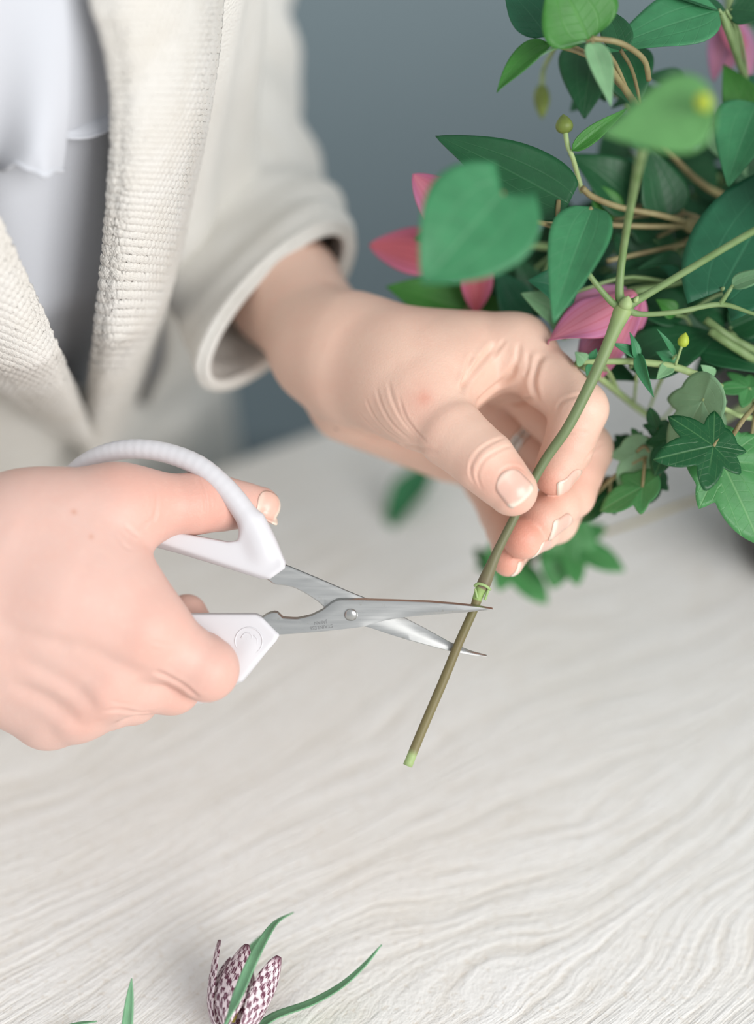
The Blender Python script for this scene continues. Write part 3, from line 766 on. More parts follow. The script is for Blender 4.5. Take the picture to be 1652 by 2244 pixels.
# white top under the cardigan
nu, nv = 90, 120; V_ = []
for i in range(nu):
    h = -0.16 + 0.60 * i / (nu - 1)
    for j in range(nv + 1):
        ang = -math.pi + 2 * math.pi * j / nv
        sh = 1.0 if h < 0.36 else max(0.25, 1 - ((h - 0.36) / 0.08) ** 2 * 0.75)
        wr_ = 0.0035 * math.sin(9 * ang + 5 * h) * math.exp(-((ang) / 1.2) ** 2) + 0.002 * math.sin(23 * ang + 14 * h)
        c = torso_pt(0, h) * 0 + torso_c(h) + np.array([0, 0, TABLE_Z + h]); p = torso_pt(ang, h, wr_ + 0.011)
        V_.append(c + (p - c) * sh)
shirt = mesh_obj('white_top', V_, grid_faces(nu, nv + 1), MATS['white_jersey'], person)
solidify(shirt, 0.0015, -1)
def px_sheet(name, rows, ncol, mat, parent, offs, thick, nrow=60, relief=None, uvs=False):
    """cloth sheet lying over the torso; rows: [(left px,py),(right px,py)] polylines, offs(u,v) metres off the body"""
    Lp = catmull([np.append(r[0], 0) for r in rows], nrow)[:, :2]; Rp = catmull([np.append(r[1], 0) for r in rows], nrow)[:, :2]
    V_ = []
    for i in range(nrow):
        for j in range(ncol):
            s = j / (ncol - 1); q = Lp[i] * (1 - s) + Rp[i] * s
            V_.append(torso_hit(q[0], q[1], offs(i / (nrow - 1), s)))
    V_ = np.array(V_)
    return V_
def up_grid(V_, n0, n1, m0, m1):
    """bilinear upsample of an n0 x n1 point grid"""
    G = V_.reshape(n0, n1, 3); a = np.linspace(0, n0 - 1, m0); b = np.linspace(0, n1 - 1, m1)
    i = np.minimum(a.astype(int), n0 - 2); j = np.minimum(b.astype(int), n1 - 2); fa_, fb_ = (a - i)[:, None, None], (b - j)[None, :, None]
    return (G[i][:, j] * (1 - fa_) * (1 - fb_) + G[i + 1][:, j] * fa_ * (1 - fb_) + G[i][:, j + 1] * (1 - fa_) * fb_ + G[i + 1][:, j + 1] * fa_ * fb_)
# layers of the top: straight drape with a rolled hem, and the shorter layer beside it
wav = lambda s: 7 * math.sin(s * 13) + 4 * math.sin(s * 29 + 1)
rows = [[(-190, -120), (132, -120)], [(-180, 60), (150, 60)], [(-175, 200), (153, 210)], [(-170, 300), (146, 300)], [(-170, 345), (138, 378)]]
V_ = px_sheet('d', rows, 60, None, None, lambda u, s: 0.025 + 0.0025 * math.sin(6 * s + 2 * u) + 0.006 * u * math.sin(9 * s + 0.6) * (u > 0.0), 0, 50)
G = V_.reshape(50, 60, 3)
for j in range(60):
    for i in range(50):
        w = max(0, (i - 40) / 9.0) ** 2
        G[i, j] += UP * (0.0009 * math.sin(j * 0.34) + 0.0004 * math.sin(j * 0.83)) * w + (-FW) * 0.0016 * math.sin(j * 0.34 + 1) * w
o = mesh_obj('draped_front', G.reshape(-1, 3), grid_faces(50, 60), MATS['white_jersey'], shirt); solidify(o, 0.0011); subsurf(o)
o = mesh_obj('hem', *tube(G[49], 0.0011, 6, n=160), MATS['white_jersey'], shirt)
rows = [[(100, -120), (300, -120)], [(110, 60), (310, 40)], [(115, 180), (320, 150)], [(120, 282), (330, 210)], [(120, 296), (330, 222)]]
V_ = px_sheet('d', rows, 40, None, None, lambda u, s: 0.0185 + 0.0015 * math.sin(7 * s + 3 * u), 0, 40)
G = V_.reshape(40, 40, 3)
for j in range(40):
    G[36:, j] += UP * 0.0045 * (-math.sin(math.pi * j / 39 * 1.1)) * np.linspace(0, 1, 4)[:, None]
o = mesh_obj('short_layer', G.reshape(-1, 3), grid_faces(40, 40), MATS['white_jersey'], shirt); solidify(o, 0.0011); subsurf(o)
o = mesh_obj('hem', *tube(G[39], 0.0009, 6, n=90), MATS['white_jersey'], shirt)

def ang_h(px, py):
    p = torso_hit(px, py, 0.012); h = p[2] - TABLE_Z; q = p - torso_c(h); return h, math.atan2(q @ SB, q @ FB)
e_ = sorted(ang_h(*p) for p in [(330, -100), (340, 100), (340, 300), (315, 500), (280, 700), (240, 850), (200, 960)]); EH_R, EA_R = [x[0] for x in e_], [x[1] for x in e_]
e_ = sorted(ang_h(*p) for p in [(-60, 520), (20, 700), (80, 820), (150, 910), (196, 962)]); EH_L, EA_L = [x[0] for x in e_], [x[1] for x in e_]
EA_L[0] += 0.05; EA_R[0] -= 0.05
# cardigan: body wrapped round the torso, open in front
nu, nv = 70, 110; V_ = []
for i in range(nu):
    h = -0.20 + 0.62 * i / (nu - 1)
    oR, oL = np.interp(h, EH_R, EA_R), np.interp(h, EH_L, EA_L)
    for j in range(nv):
        ang = oR + (2 * math.pi + oL - oR) * j / (nv - 1)
        wr_ = 0.005 * math.sin(7 * ang + 6 * h) + 0.003 * math.sin(17 * ang - 11 * h)
        sh = 1.0 if h < 0.36 else max(0.3, 1 - ((h - 0.36) / 0.06) ** 2 * 0.5)
        c = torso_c(h) + np.array([0, 0, TABLE_Z + h]); p = torso_pt(ang, h, 0.021 + wr_); V_.append(c + (p - c) * sh)
card = mesh_obj('cardigan', V_, grid_faces(nu, nv), MATS['cream_knit'], person); solidify(card, 0.004)
def lapel(rows, offs, nrow, ncol, mr, mc, stitch_rows, stitch_cols, flipn=1):
    V_ = px_sheet('l', rows, ncol, None, None, offs, 0, nrow)
    G = up_grid(V_, nrow, ncol, mr, mc)
    N_ = np.cross(np.gradient(G, axis=0), np.gradient(G, axis=1)); N_ /= np.linalg.norm(N_, axis=2)[:, :, None]
    if (N_[mr // 2, mc // 2] @ FW) > 0: N_ = -N_
    u = np.linspace(0, 1, mr)[:, None]; s = np.linspace(0, 1, mc)[None, :]
    a = u * stitch_rows; b = s * stitch_cols
    b2 = b + 0.5 * (np.floor(a) % 2)
    bead = np.abs(np.sin(math.pi * a)) ** 0.8 * np.abs(np.sin(math.pi * b2)) ** 0.8
    rib = np.abs(np.sin(math.pi * a * 0.8)) ** 1.2
    wr2 = np.clip((0.24 - s) / 0.10, 0, 1); fade = np.clip((0.97 - s) / 0.2, 0.25, 1)
    rel = (bead * (1 - wr2) + rib * wr2 * (0.8 + 0.2 * np.sin(b * 2.1))) * fade
    rel = rel + 0.25 * RNG.standard_normal(rel.shape) * 0.4
    G = G + N_ * (rel * 0.00092)[:, :, None]
    return G
rows = [[(185, -110), (500, -110)], [(203, 0), (482, 0)], [(236, 110), (472, 110)], [(250, 220), (455, 230)], [(250, 320), (436, 330)], [(243, 420), (412, 440)], [(233, 540), (388, 560)], [(217, 700), (350, 700)], [(203, 820), (308, 830)], [(190, 950), (252, 970)], [(184, 1040), (205, 1050)]]
G = lapel(rows, lambda u, s: 0.019 + 0.014 * u + 0.015 * math.sin(math.pi * min(1, 0.12 + s * 0.88)) ** 0.7 + 0.006 * (s > 0.4) * (s - 0.4), 60, 16, 420, 150, 78, 19)
o = mesh_obj('lapel', G.reshape(-1, 3), grid_faces(*G.shape[:2]), MATS['lapel_knit'], card); solidify(o, 0.003); o['label'] = 'textured knit lapel'
rows = [[(-300, 560), (-120, 300)], [(-160, 690), (-10, 470)], [(-60, 790), (55, 610)], [(20, 862), (110, 730)], [(95, 922), (150, 830)], [(150, 955), (178, 900)], [(196, 985), (204, 965)]]
G = lapel(rows, lambda u, s: 0.026 + 0.012 * u + 0.010 * math.sin(math.pi * min(1, 0.15 + 0.85 * (1 - s))) ** 0.7, 50, 16, 330, 130, 58, 15)
o = mesh_obj('lapel', G.reshape(-1, 3), grid_faces(*G.shape[:2]), MATS['lapel_knit'], card); solidify(o, 0.003); o['label'] = 'textured knit lapel'
def sleeve(rings, nseg=72, nlen=120, folds=None):
    """rings: [(camera centre, half-vector a, half-vector b)]"""
    q = catmull([np.concatenate(r) for r in rings], nlen); V_ = []
    for i in range(nlen):
        x = i / (nlen - 1); c, a, b = q[i][:3], q[i][3:6], q[i][6:]
        for j in range(nseg):
            th = 2 * math.pi * j / nseg; k = 1 + (folds(x, th) if folds else 0)
            V_.append(c + k * (math.cos(th) * a + math.sin(th) * b))
    Fs = []
    for i in range(nlen - 1):
        for j in range(nseg):
            k = (j + 1) % nseg; Fs.append((i * nseg + j, i * nseg + k, (i + 1) * nseg + k, (i + 1) * nseg + j))
    return np.array(V_), np.array(Fs)
r_ = lambda c, r, ax, e=1.0: (c, unit(np.cross(ax, [0.3, 0.2, -1.0])) * r, unit(np.cross(unit(np.cross(ax, [0.3, 0.2, -1.0])), ax)) * r * e)
aa = np.array([-0.52, -0.84, 0.05]); bb_ = np.array([0.74, 0.30, -0.60])
rings = [(P(608, 672, -76), unit(aa) * 0.0335, unit(bb_) * 0.0255), (P(588, 615, -92), unit(aa) * 0.0325, unit(bb_) * 0.0275), (P(556, 540, -113), unit([-0.62, -0.76, 0.2]) * 0.0310, unit([0.76, 0.1, -0.6]) * 0.0290),
 (P(524, 420, -142), unit([-0.85, -0.4, 0.3]) * 0.0305, unit([0.5, -0.2, -0.8]) * 0.033), (P(496, 270, -168), unit([-0.95, -0.2, 0.2]) * 0.029, unit([0.3, -0.4, -0.85]) * 0.034),
 (P(488, 110, -190), unit([-0.98, -0.1, 0.1]) * 0.028, unit([0.2, -0.4, -0.9]) * 0.034), (P(472, -60, -200), unit([-1, 0, 0.1]) * 0.030, unit([0.1, -0.3, -0.95]) * 0.044), (P(400, -320, -190), unit([-1, 0.1, 0.1]) * 0.050, unit([0.1, -0.2, -0.95]) * 0.055), (P(330, -560, -185), unit([-1, 0.3, 0.1]) * 0.055, unit([0.1, -0.2, -0.95]) * 0.060)]
fold = lambda x, th: np.clip(x * 9, 0, 1) * (0.060 * math.sin(34 * x + 1.4 * math.sin(th + 0.6)) * (0.55 + 0.45 * math.cos(th - 2.6)) + 0.025 * math.sin(61 * x + 2 * math.sin(2 * th) + 1.0))
V_, F_ = sleeve(rings, folds=fold)
sl = mesh_obj('sleeve', c2w(V_), F_, MATS['cream_knit'], card); solidify(sl, 0.004, -1)
cf = [rings[0][0] + math.cos(q) * rings[0][1] + math.sin(q) * rings[0][2] for q in np.linspace(0, 2 * math.pi, 60)]
o = mesh_obj('cuff_edge', *tube(c2w(np.array(cf)), 0.0017, 8, cap=False), MATS['cream_knit'], sl)
rings = [r_(P(-330, 1285, -8), 0.031, np.array([-0.8, 0.35, -0.5])), r_(P(-420, 1250, -25), 0.034, np.array([-0.8, 0.4, -0.5])), r_(P(-560, 1150, -60), 0.038, np.array([-0.7, 0.6, -0.45])), r_(P(-640, 950, -90), 0.044, np.array([-0.3, 0.9, -0.3])), r_(P(-640, 600, -90), 0.050, np.array([0.1, 1, 0])), r_(P(-520, 150, -70), 0.055, np.array([0.3, 1, 0.1])), r_(P(-330, -250, -60), 0.060, np.array([0.5, 0.9, 0.0]))]
V_, F_ = sleeve(rings, 48, 80, fold)
o = mesh_obj('sleeve', c2w(V_), F_, MATS['cream_knit'], card); solidify(o, 0.004, -1)

# trousers and shoes (below the table edge)
wlo = np.array([pc[0] - 0.42, pc[1] - 0.25, 0.03]); whi = np.array([pc[0] + 0.25, pc[1] + 0.42, 0.82])
f = Field(wlo, whi, 0.009); cen = np.array([pc[0], pc[1], 0])
hipc = cen - FB * 0.145
for sgn in (-1, 1):
    f.add(f.cone(hipc + SB * 0.085 * sgn + [0, 0, 0.66], hipc + SB * 0.095 * sgn + [0, 0, 0.42], 0.098, 0.075), 0.04)
    f.add(f.cone(hipc + SB * 0.095 * sgn + [0, 0, 0.42], hipc + SB * 0.10 * sgn - FB * 0.02 + [0, 0, 0.10], 0.075, 0.062), 0.02)
f.add(f.cone(hipc - SB * 0.06 + [0, 0, 0.66], hipc + SB * 0.06 + [0, 0, 0.66], 0.11, 0.11), 0.05)
V_, F_ = f.mesh(); mesh_obj('trousers', V_, F_, MATS['slate_denim'], person)
for sgn in (-1, 1):
    a = hipc + SB * 0.10 * sgn - FB * 0.05 + np.array([0, 0, 0.040]); b = a + FB * 0.17 - [0, 0, 0.008]
    f = Field(np.minimum(a, b) - 0.06, np.maximum(a, b) + 0.07, 0.006)
    f.add(f.cone(a, b, 0.040, 0.032)); f.add(f.cone(a, a + [0, 0, 0.05], 0.040, 0.042), 0.02)
    X, Y, Z = f.grid(tuple(slice(0, int(n)) for n in f.n)); f.f = smax(f.f, (0.004 - Z + 0 * X + 0 * Y).astype(np.float32), 0.003)
    V_, F_ = f.mesh(); mesh_obj('shoe', V_, F_, MATS['shoe_leather'], person)
# ------------------------------------------------------------------ plants
def leaf_mat(name, top, under, vein, rough=0.45, gloss=0.4, trans=0.25):
    m = new_mat(name, top, rough, spec=gloss); t = NT(m)
    uv = t.n('ShaderNodeUVMap'); sp_ = t.n('ShaderNodeSeparateXYZ'); t.l(uv.outputs[0], sp_.inputs[0]); u, v = sp_.outputs[0], sp_.outputs[1]
    av = t.math('ABSOLUTE', v)
    main = t.ramp(av, [(0.0, (1, 1, 1, 1)), (0.05, (0, 0, 0, 1))]).outputs[0]
    arc = t.math('ABSOLUTE', t.math('SUBTRACT', av, 0.42)); arcv = t.ramp(arc, [(0.0, (1, 1, 1, 1)), (0.035, (0, 0, 0, 1))]).outputs[0]
    lat = t.math('ABSOLUTE', t.math('SINE', t.math('MULTIPLY', t.math('SUBTRACT', u, t.math('MULTIPLY', av, 0.22)), 26.0)))
    latv = t.ramp(lat, [(0.0, (1, 1, 1, 1)), (0.16, (0, 0, 0, 1))]).outputs[0]
    vv = t.math('MAXIMUM', main, t.math('MAXIMUM', t.math('MULTIPLY', arcv, 0.6), t.math('MULTIPLY', latv, 0.35)))
    nz = t.n('ShaderNodeTexNoise', Scale=160.0, Detail=4.0); t.l(t.geo().outputs['Position'], nz.inputs['Vector'])
    dk = tuple(c * 0.72 for c in top[:3]) + (1,)
    base = t.mix(nz.outputs[0], dk, tuple(min(1, c * 1.22) for c in top[:3]) + (1,))
    base = t.mix(t.math('MULTIPLY', vv, 0.55), base, vein)
    base = t.mix(t.geo().outputs['Backfacing'], base, under)
    t.l(base, t.b.inputs['Base Color'])
    n2 = t.n('ShaderNodeTexNoise', Scale=420.0, Detail=3.0); t.l(t.geo().outputs['Position'], n2.inputs['Vector'])
    t.l(t.bump(t.math('SUBTRACT', t.math('MULTIPLY', n2.outputs[0], 0.35), t.math('MULTIPLY', vv, 0.6)), 0.5, 0.0005), t.b.inputs['Normal'])
    tr = t.t.nodes.new('ShaderNodeBsdfTranslucent'); t.l(base, tr.inputs[0]); ms = t.t.nodes.new('ShaderNodeMixShader'); ms.inputs[0].default_value = trans
    out = t.t.nodes['Material Output']; t.l(t.b.outputs[0], ms.inputs[1]); t.l(tr.outputs[0], ms.inputs[2]); t.l(ms.outputs[0], out.inputs[0])
    return m
leaf_mat('leaf_deep', hexc(34, 90, 54), hexc(92, 142, 106), hexc(58, 114, 72))
leaf_mat('leaf_dark', hexc(34, 88, 52), hexc(90, 140, 104), hexc(58, 112, 70))
leaf_mat('leaf_mid', hexc(66, 138, 92), hexc(122, 170, 130), hexc(94, 156, 112))
leaf_mat('leaf_blue', hexc(40, 106, 74), hexc(106, 154, 126), hexc(70, 132, 98))
leaf_mat('leaf_bright', hexc(66, 132, 54), hexc(124, 168, 100), hexc(100, 156, 82))
leaf_mat('leaf_light', hexc(112, 172, 104), hexc(146, 190, 134), hexc(136, 186, 124))
leaf_mat('leaf_pale', hexc(132, 178, 132), hexc(164, 196, 158), hexc(176, 206, 166))
leaf_mat('leaf_fritillary', hexc(136, 188, 146), hexc(150, 194, 156), hexc(150, 196, 156), 0.5)
def stem_mat(name, c1, c2):
    m = new_mat(name, c1, 0.5, spec=0.4); t = NT(m); n = t.n('ShaderNodeTexNoise', Scale=140.0, Detail=3.0); t.l(t.geo().outputs['Position'], n.inputs['Vector'])
    t.l(t.mix(t.ramp(n.outputs[0], [(0.35, (0, 0, 0, 1)), (0.65, (1, 1, 1, 1))]).outputs[0], c1, c2), t.b.inputs['Base Color']); return m
stem_mat('stem_green', hexc(108, 134, 82), hexc(124, 146, 98)); stem_mat('stem_brown', hexc(124, 110, 76), hexc(140, 132, 92)); stem_mat('stem_pale', hexc(160, 178, 124), hexc(140, 164, 108))
stem_mat('stem_cut', hexc(160, 184, 124), hexc(140, 168, 106)); stem_mat('bud_green', hexc(122, 140, 62), hexc(98, 112, 52)); stem_mat('bud_yellow', hexc(170, 184, 60), hexc(140, 164, 56))
def petal_mat(name, c, edge, stripe):
    m = new_mat(name, c, 0.5, spec=0.3); t = NT(m); uv = t.n('ShaderNodeUVMap'); s = t.n('ShaderNodeSeparateXYZ'); t.l(uv.outputs[0], s.inputs[0])
    av = t.math('ABSOLUTE', s.outputs[1])
    ln = t.math('ABSOLUTE', t.math('SINE', t.math('MULTIPLY', av, 9.5)))
    st = t.ramp(ln, [(0.0, (1, 1, 1, 1)), (0.45, (0, 0, 0, 1))]).outputs[0]
    b = t.mix(t.ramp(av, [(0.3, (0, 0, 0, 1)), (0.9, (1, 1, 1, 1))]).outputs[0], c, edge); b = t.mix(t.math('MULTIPLY', st, 0.6), b, stripe)
    t.l(b, t.b.inputs['Base Color']); t.b.inputs['Subsurface Weight'].default_value = 0.1; t.b.inputs['Subsurface Scale'].default_value = 0.002
    return m
petal_mat('petal_pink', hexc(198, 122, 140), hexc(178, 108, 144), hexc(176, 84, 102)); petal_mat('petal_rose', hexc(182, 92, 102), hexc(180, 100, 126), hexc(154, 66, 80)); petal_mat('petal_mauve', hexc(178, 122, 148), hexc(160, 116, 150), hexc(176, 84, 92))

def leaf_geo(base, tip, width, normal, fold=0.25, curl=0.12, shape='ovate', twist=0.0, ripple=0.03, nu=22, nv=13, cup=0.0):
    """blade from base to tip (world), width metres, facing normal (world)"""
    base, tip = np.asarray(base, float), np.asarray(tip, float); L = np.linalg.norm(tip - base); Y = (tip - base) / L
    N = unit(np.asarray(normal) - Y * np.dot(normal, Y)); X = np.cross(Y, N); V_, UV_ = [], []
    ph = random.random() * 6
    for i in range(nu):
        u = i / (nu - 1)
        if shape == 'broad': w = (math.sin(math.pi * min(1, 0.04 + 0.96 * u) ** 0.55) ** 0.7) * (1 - 0.18 * u)
        elif shape == 'ovate': w = (math.sin(math.pi * u ** 0.62) ** 0.85) * (1 - 0.25 * u)
        elif shape == 'cordate': w = (max(0, 1 - ((u - 0.30) / 0.70) ** 1.6) ** 0.85 if u > 0.30 else max(0, 1 - ((0.30 - u) / 0.37) ** 2.6))
        elif shape == 'petal': w = math.sin(math.pi * min(1, 0.10 + 0.9 * u ** 0.8)) ** 0.75
        elif shape == 'strap': w = min(1, 0.55 + 1.2 * u) * (1 - u ** 3) ** 0.8
        else: w = math.sin(math.pi * u ** 0.9) ** 0.8
        w = max(w, 0.02 if i in (0, nu - 1) else 0.05)
        a = twist * u
        Xa = X * math.cos(a) + N * math.sin(a); Na = -X * math.sin(a) + N * math.cos(a)
        for j in range(nv):
            v = j / (nv - 1) * 2 - 1; hw = w * width / 2
            back = -0.16 * L * abs(v) * max(0, 0.25 - u) / 0.25 if shape == 'cordate' else 0
            f = fold * (1 - 0.3 * u)
            p = base + Y * (u * L + back) + Xa * v * hw * math.cos(f) + Na * (abs(v) ** 1.3 * hw * math.sin(f) + cup * (v * v) * hw)
            p = p + N * (-curl * L * (u - 0.35) ** 2 * (1 if u > 0.35 else 0.3) * 2.2) + Na * ripple * width * math.sin(7 * u + ph + (2 if v > 0 else 0)) * abs(v) ** 2
            V_.append(p); UV_.append((u, v))
    return np.array(V_), grid_faces(nu, nv), np.array(UV_)
ZN = (0.0, 0.35, 0.94)
def pt(p): return W(p[0], p[1], p[2] if len(p) > 2 else 0.0)
def px2m(w, z): return w / K * (D0 - z / 1000)
def leaf(parent, base, tip, wpx, mat='leaf_deep', normal=ZN, name='leaf', **kw):
    zb = base[2] if len(base) > 2 else 0
    V_, F_, U_ = leaf_geo(pt(base), pt(tip), px2m(wpx, zb), vec_w(normal), **kw)
    N_ = np.cross(V_[F_[:, 1]] - V_[F_[:, 0]], V_[F_[:, 3]] - V_[F_[:, 0]]).mean(0)
    if N_ @ vec_w(normal) < 0: F_ = F_[:, ::-1].copy()
    o = mesh_obj(name, V_, F_, MATS[mat], parent, uv=U_); solidify(o, 0.00028, 0); return o
def twig(pts, r, n=None, seg=8):
    """pixel polyline -> tube parts, r in mm (scalar or list)"""
    q = np.array([pt(p) for p in pts]); rr = np.full(len(q), r / 1000.0) if np.isscalar(r) else np.array(r) / 1000.0
    return tube(q, rr, seg, n=n or max(6, 6 * len(q)))
def arc_to(a, b, sag=6, r=0.7):
    m_ = [(a[i] + b[i]) / 2 for i in range(3)]; m_[1] += sag
    return twig([a, tuple(m_), b], r, 10, 7)
def blob(c, axis, length, width, n=10, seg=12, prof=None):
    """teardrop bud: centre pixel, axis (camera), sizes in px"""
    c3 = pt(c); s = (D0 - c[2] / 1000) / K; ax = unit(vec_w(axis)); k = prof or (lambda u: math.sin(math.pi * u ** 0.75) ** 0.8)
    return tube([c3 + ax * (u - 0.5) * length * s for u in np.linspace(0, 1, n)], [max(1e-5, k(u) * width / 2 * s) for u in np.linspace(0.01, 0.99, n)], seg)

# ---------------- the stem being cut
sprig = empty('clematis_sprig', W(890, 1690, 1)); tag(sprig, 'long clematis stem pinched in the fingers, being cut by the scissors', 'flower stem')
main = [(893, 1678, 3.5), (925, 1600, 3.0), (968, 1500, 2.2), (1005, 1410, 1.6), (1036, 1340, -0.6), (1050, 1300, -0.6), (1062, 1275, -0.4), (1088, 1212, 0), (1120, 1148, 0), (1150, 1088, 0), (1192, 1012, 1), (1243, 938, 3.5), (1282, 864, 4.5), (1315, 795, 4.5), (1342, 732, 4.5), (1366, 676, 4.5)]
mr = [1.6, 1.55, 1.55, 1.5, 1.5, 1.8, 2.3, 1.6, 1.5, 1.5, 1.6, 1.75, 1.85, 1.95, 2.2, 3.2]
q = catmull(np.hstack([np.array([pt(p) for p in main]), np.array(mr)[:, None] / 1000]), 150)
m = new_mat('held_stem_skin', hexc(120, 140, 92), 0.5, spec=0.4); t = NT(m)
vc = t.n('ShaderNodeVertexColor', _layer_name='tint'); n = t.n('ShaderNodeTexNoise', Scale=260.0, Detail=4.0); t.l(t.geo().outputs['Position'], n.inputs['Vector'])
t.l(t.mix(t.math('MULTIPLY', n.outputs[0], 0.30), vc.outputs[0], hexc(96, 96, 64)), t.b.inputs['Base Color'])
V_, F_ = tube(q[:, :3], q[:, 3], 18)
cc = np.zeros((len(V_), 3)); stops = [(0, hexc(160, 182, 122)), (0.022, hexc(160, 182, 122)), (0.03, hexc(122, 112, 76)), (0.20, hexc(112, 100, 66)), (0.27, hexc(106, 100, 62)), (0.302, hexc(118, 108, 72)), (0.308, hexc(146, 176, 100)), (0.362, hexc(150, 178, 108)), (0.372, hexc(120, 98, 84)), (0.42, hexc(112, 106, 78)), (0.52, hexc(108, 110, 80)), (0.66, hexc(104, 120, 84)), (0.85, hexc(116, 136, 92)), (0.96, hexc(132, 154, 102)), (1.0, hexc(152, 174, 112))]
for i in range(150):
    x = i / 149
    for k in range(3): cc[i * 18:(i + 1) * 18, k] = np.interp(x, [s[0] for s in stops], [s[1][k] for s in stops])
stem = mesh_obj('stem', V_, [f for f in F_], m, sprig, colors=cc)
# torn rim at the old node and swollen joint
v_, f_ = join([twig([(1040, 1284, 0.6), (1048, 1279, 2.0), (1064, 1284, 2.4), (1074, 1292, 0.8)], 0.5), twig([(1041, 1290, 1.2), (1046, 1310, 1.4)], 0.4), twig([(1070, 1292, 1.2), (1062, 1315, 1.2)], 0.5)]); mesh_obj('torn_bark', v_, f_, MATS['stem_cut'], stem)
node = (1368, 672, 4.5)
br = [twig([node, (1357, 640, 5), (1366, 545, 9), (1386, 430, 30), (1408, 325, 62)], [2.2, 1.45, 1.3, 1.35, 1.6]), twig([node, (1402, 655, 5), (1500, 596, 8), (1652, 506, 14), (1800, 430, 18)], [2.3, 1.35, 1.2, 1.2, 1.2]),
 twig([node, (1400, 688, 5), (1480, 684, 6), (1578, 667, 6), (1652, 688, 8), (1760, 720, 10)], [2.0, 1.0, 0.9, 0.9, 0.6, 0.6]), twig([(1578, 667, 6), (1596, 640, 8), (1606, 625, 8)], [0.9, 0.7, 0.6]),
 twig([node, (1340, 662, 5), (1288, 598, 8), (1250, 535, 8), (1224, 498, 8)], [1.8, 1.2, 0.95, 0.9, 1.0])]
v_, f_ = join(br); mesh_obj('branch', v_, f_, MATS['stem_green'], sprig)
v_, f_ = join([blob((1372, 664, 7), (0.2, 0.8, 0.4), 34, 30), blob((1394, 656, 6.5), (0.5, 0.8, 0.2), 18, 12)]); mesh_obj('joint', v_, f_, MATS['stem_pale'], sprig)
v_, f_ = join([twig([(1224, 498, 8), (1222, 470, 6), (1224, 440, 3)], 0.8), twig([(1224, 498, 8), (1190, 490, 16), (1140, 470, 40), (1100, 424, 66)], 0.8), twig([(1224, 498, 8), (1255, 492, 9), (1298, 455, 11)], 0.8)]); mesh_obj('petiole', v_, f_, MATS['stem_brown'], sprig)
leaf(sprig, (1246, 446, 2), (958, 290, 4), 176, 'leaf_deep', (-0.12, 0.45, 0.86), fold=0.15, curl=0.05, shape='broad', nu=30, nv=17)
leaf(sprig, (1100, 424, 66), (930, 618, 78), 262, 'leaf_mid', (0.2, 0.25, 0.95), shape='cordate', fold=0.12, curl=0.05, nu=26, nv=17)
leaf(sprig, (1300, 452, 11), (1208, 690, 30), 150, 'leaf_mid', (-0.3, 0.25, 0.9), fold=0.35, curl=0.10, twist=0.35)
leaf(sprig, (1410, 330, 62), (1375, 205, 75), 60, 'leaf_mid', (-0.6, 0.2, 0.75), fold=0.3)
leaf(sprig, (1568, 226, 96), (1322, 296, 84), 205, 'leaf_light', (-0.05, 0.25, 0.96), fold=-0.15, curl=-0.05, cup=0.1)
leaf(sprig, (1604, 628, 8), (1720, 588, 10), 78, 'leaf_pale', (0.1, 0.8, 0.55), fold=0.25)
leaf(sprig, (1798, 431, 18), (1900, 330, 25), 130, 'leaf_mid', (0.1, 0.5, 0.8))
leaf(sprig, (1758, 720, 10), (1850, 740, 15), 80, 'leaf_mid', (0.1, 0.6, 0.8))
v_, f_ = twig([(1524, 228, 99), (1540, 224, 99), (1556, 220, 99)], [1.6, 3.2, 1.8]); mesh_obj('bud', v_, f_, MATS['bud_yellow'], sprig)

# ---------------- vase at the side
vb = on_table(1850, 1195); VC = np.array([vb[0], vb[1], TABLE_Z])
prof = [(0.046, 0.0), (0.050, 0.004), (0.052, 0.012), (0.060, 0.040), (0.071, 0.075), (0.077, 0.100), (0.078, 0.112), (0.0755, 0.1135), (0.073, 0.110), (0.068, 0.090), (0.056, 0.05), (0.04, 0.02), (0.0001, 0.018)]
ns = 64; V_ = [VC + np.array([r * math.cos(2 * math.pi * j / ns), r * math.sin(2 * math.pi * j / ns), z]) for r, z in prof for j in range(ns)]
F_ = [(i * ns + j, i * ns + (j + 1) % ns, (i + 1) * ns + (j + 1) % ns, (i + 1) * ns + j) for i in range(len(prof) - 1) for j in range(ns)] + [tuple(range(ns))[::-1]]
m = new_mat('charcoal_ceramic', hexc(58, 56, 56), 0.45); t = NT(m); n = t.n('ShaderNodeTexNoise', Scale=60.0, Detail=4.0); t.l(t.obj(), n.inputs['Vector']); t.l(t.mix(n.outputs[0], hexc(46, 44, 44), hexc(72, 70, 70)), t.b.inputs['Base Color'])
vase = mesh_obj('vase', V_, F_, m, origin='base'); tag(vase, 'dark charcoal ceramic vase on the table holding the green bouquet', 'vase')
MOUTH = VC + np.array([0, 0, 0.085])
def from_mouth(p, jx=0.0, jy=0.0, rise=0.03):
    """stem points from inside the vase to a pixel point"""
    e = pt(p); s = MOUTH + np.array([jx, jy, 0]); m1 = s + np.array([0, 0, 0.04]) + (e - s) * 0.2 + np.array([0, 0, rise]) * 0.6; m2 = s * 0.35 + e * 0.65 + np.array([0, 0, rise])
    return [s, m1, m2, e]
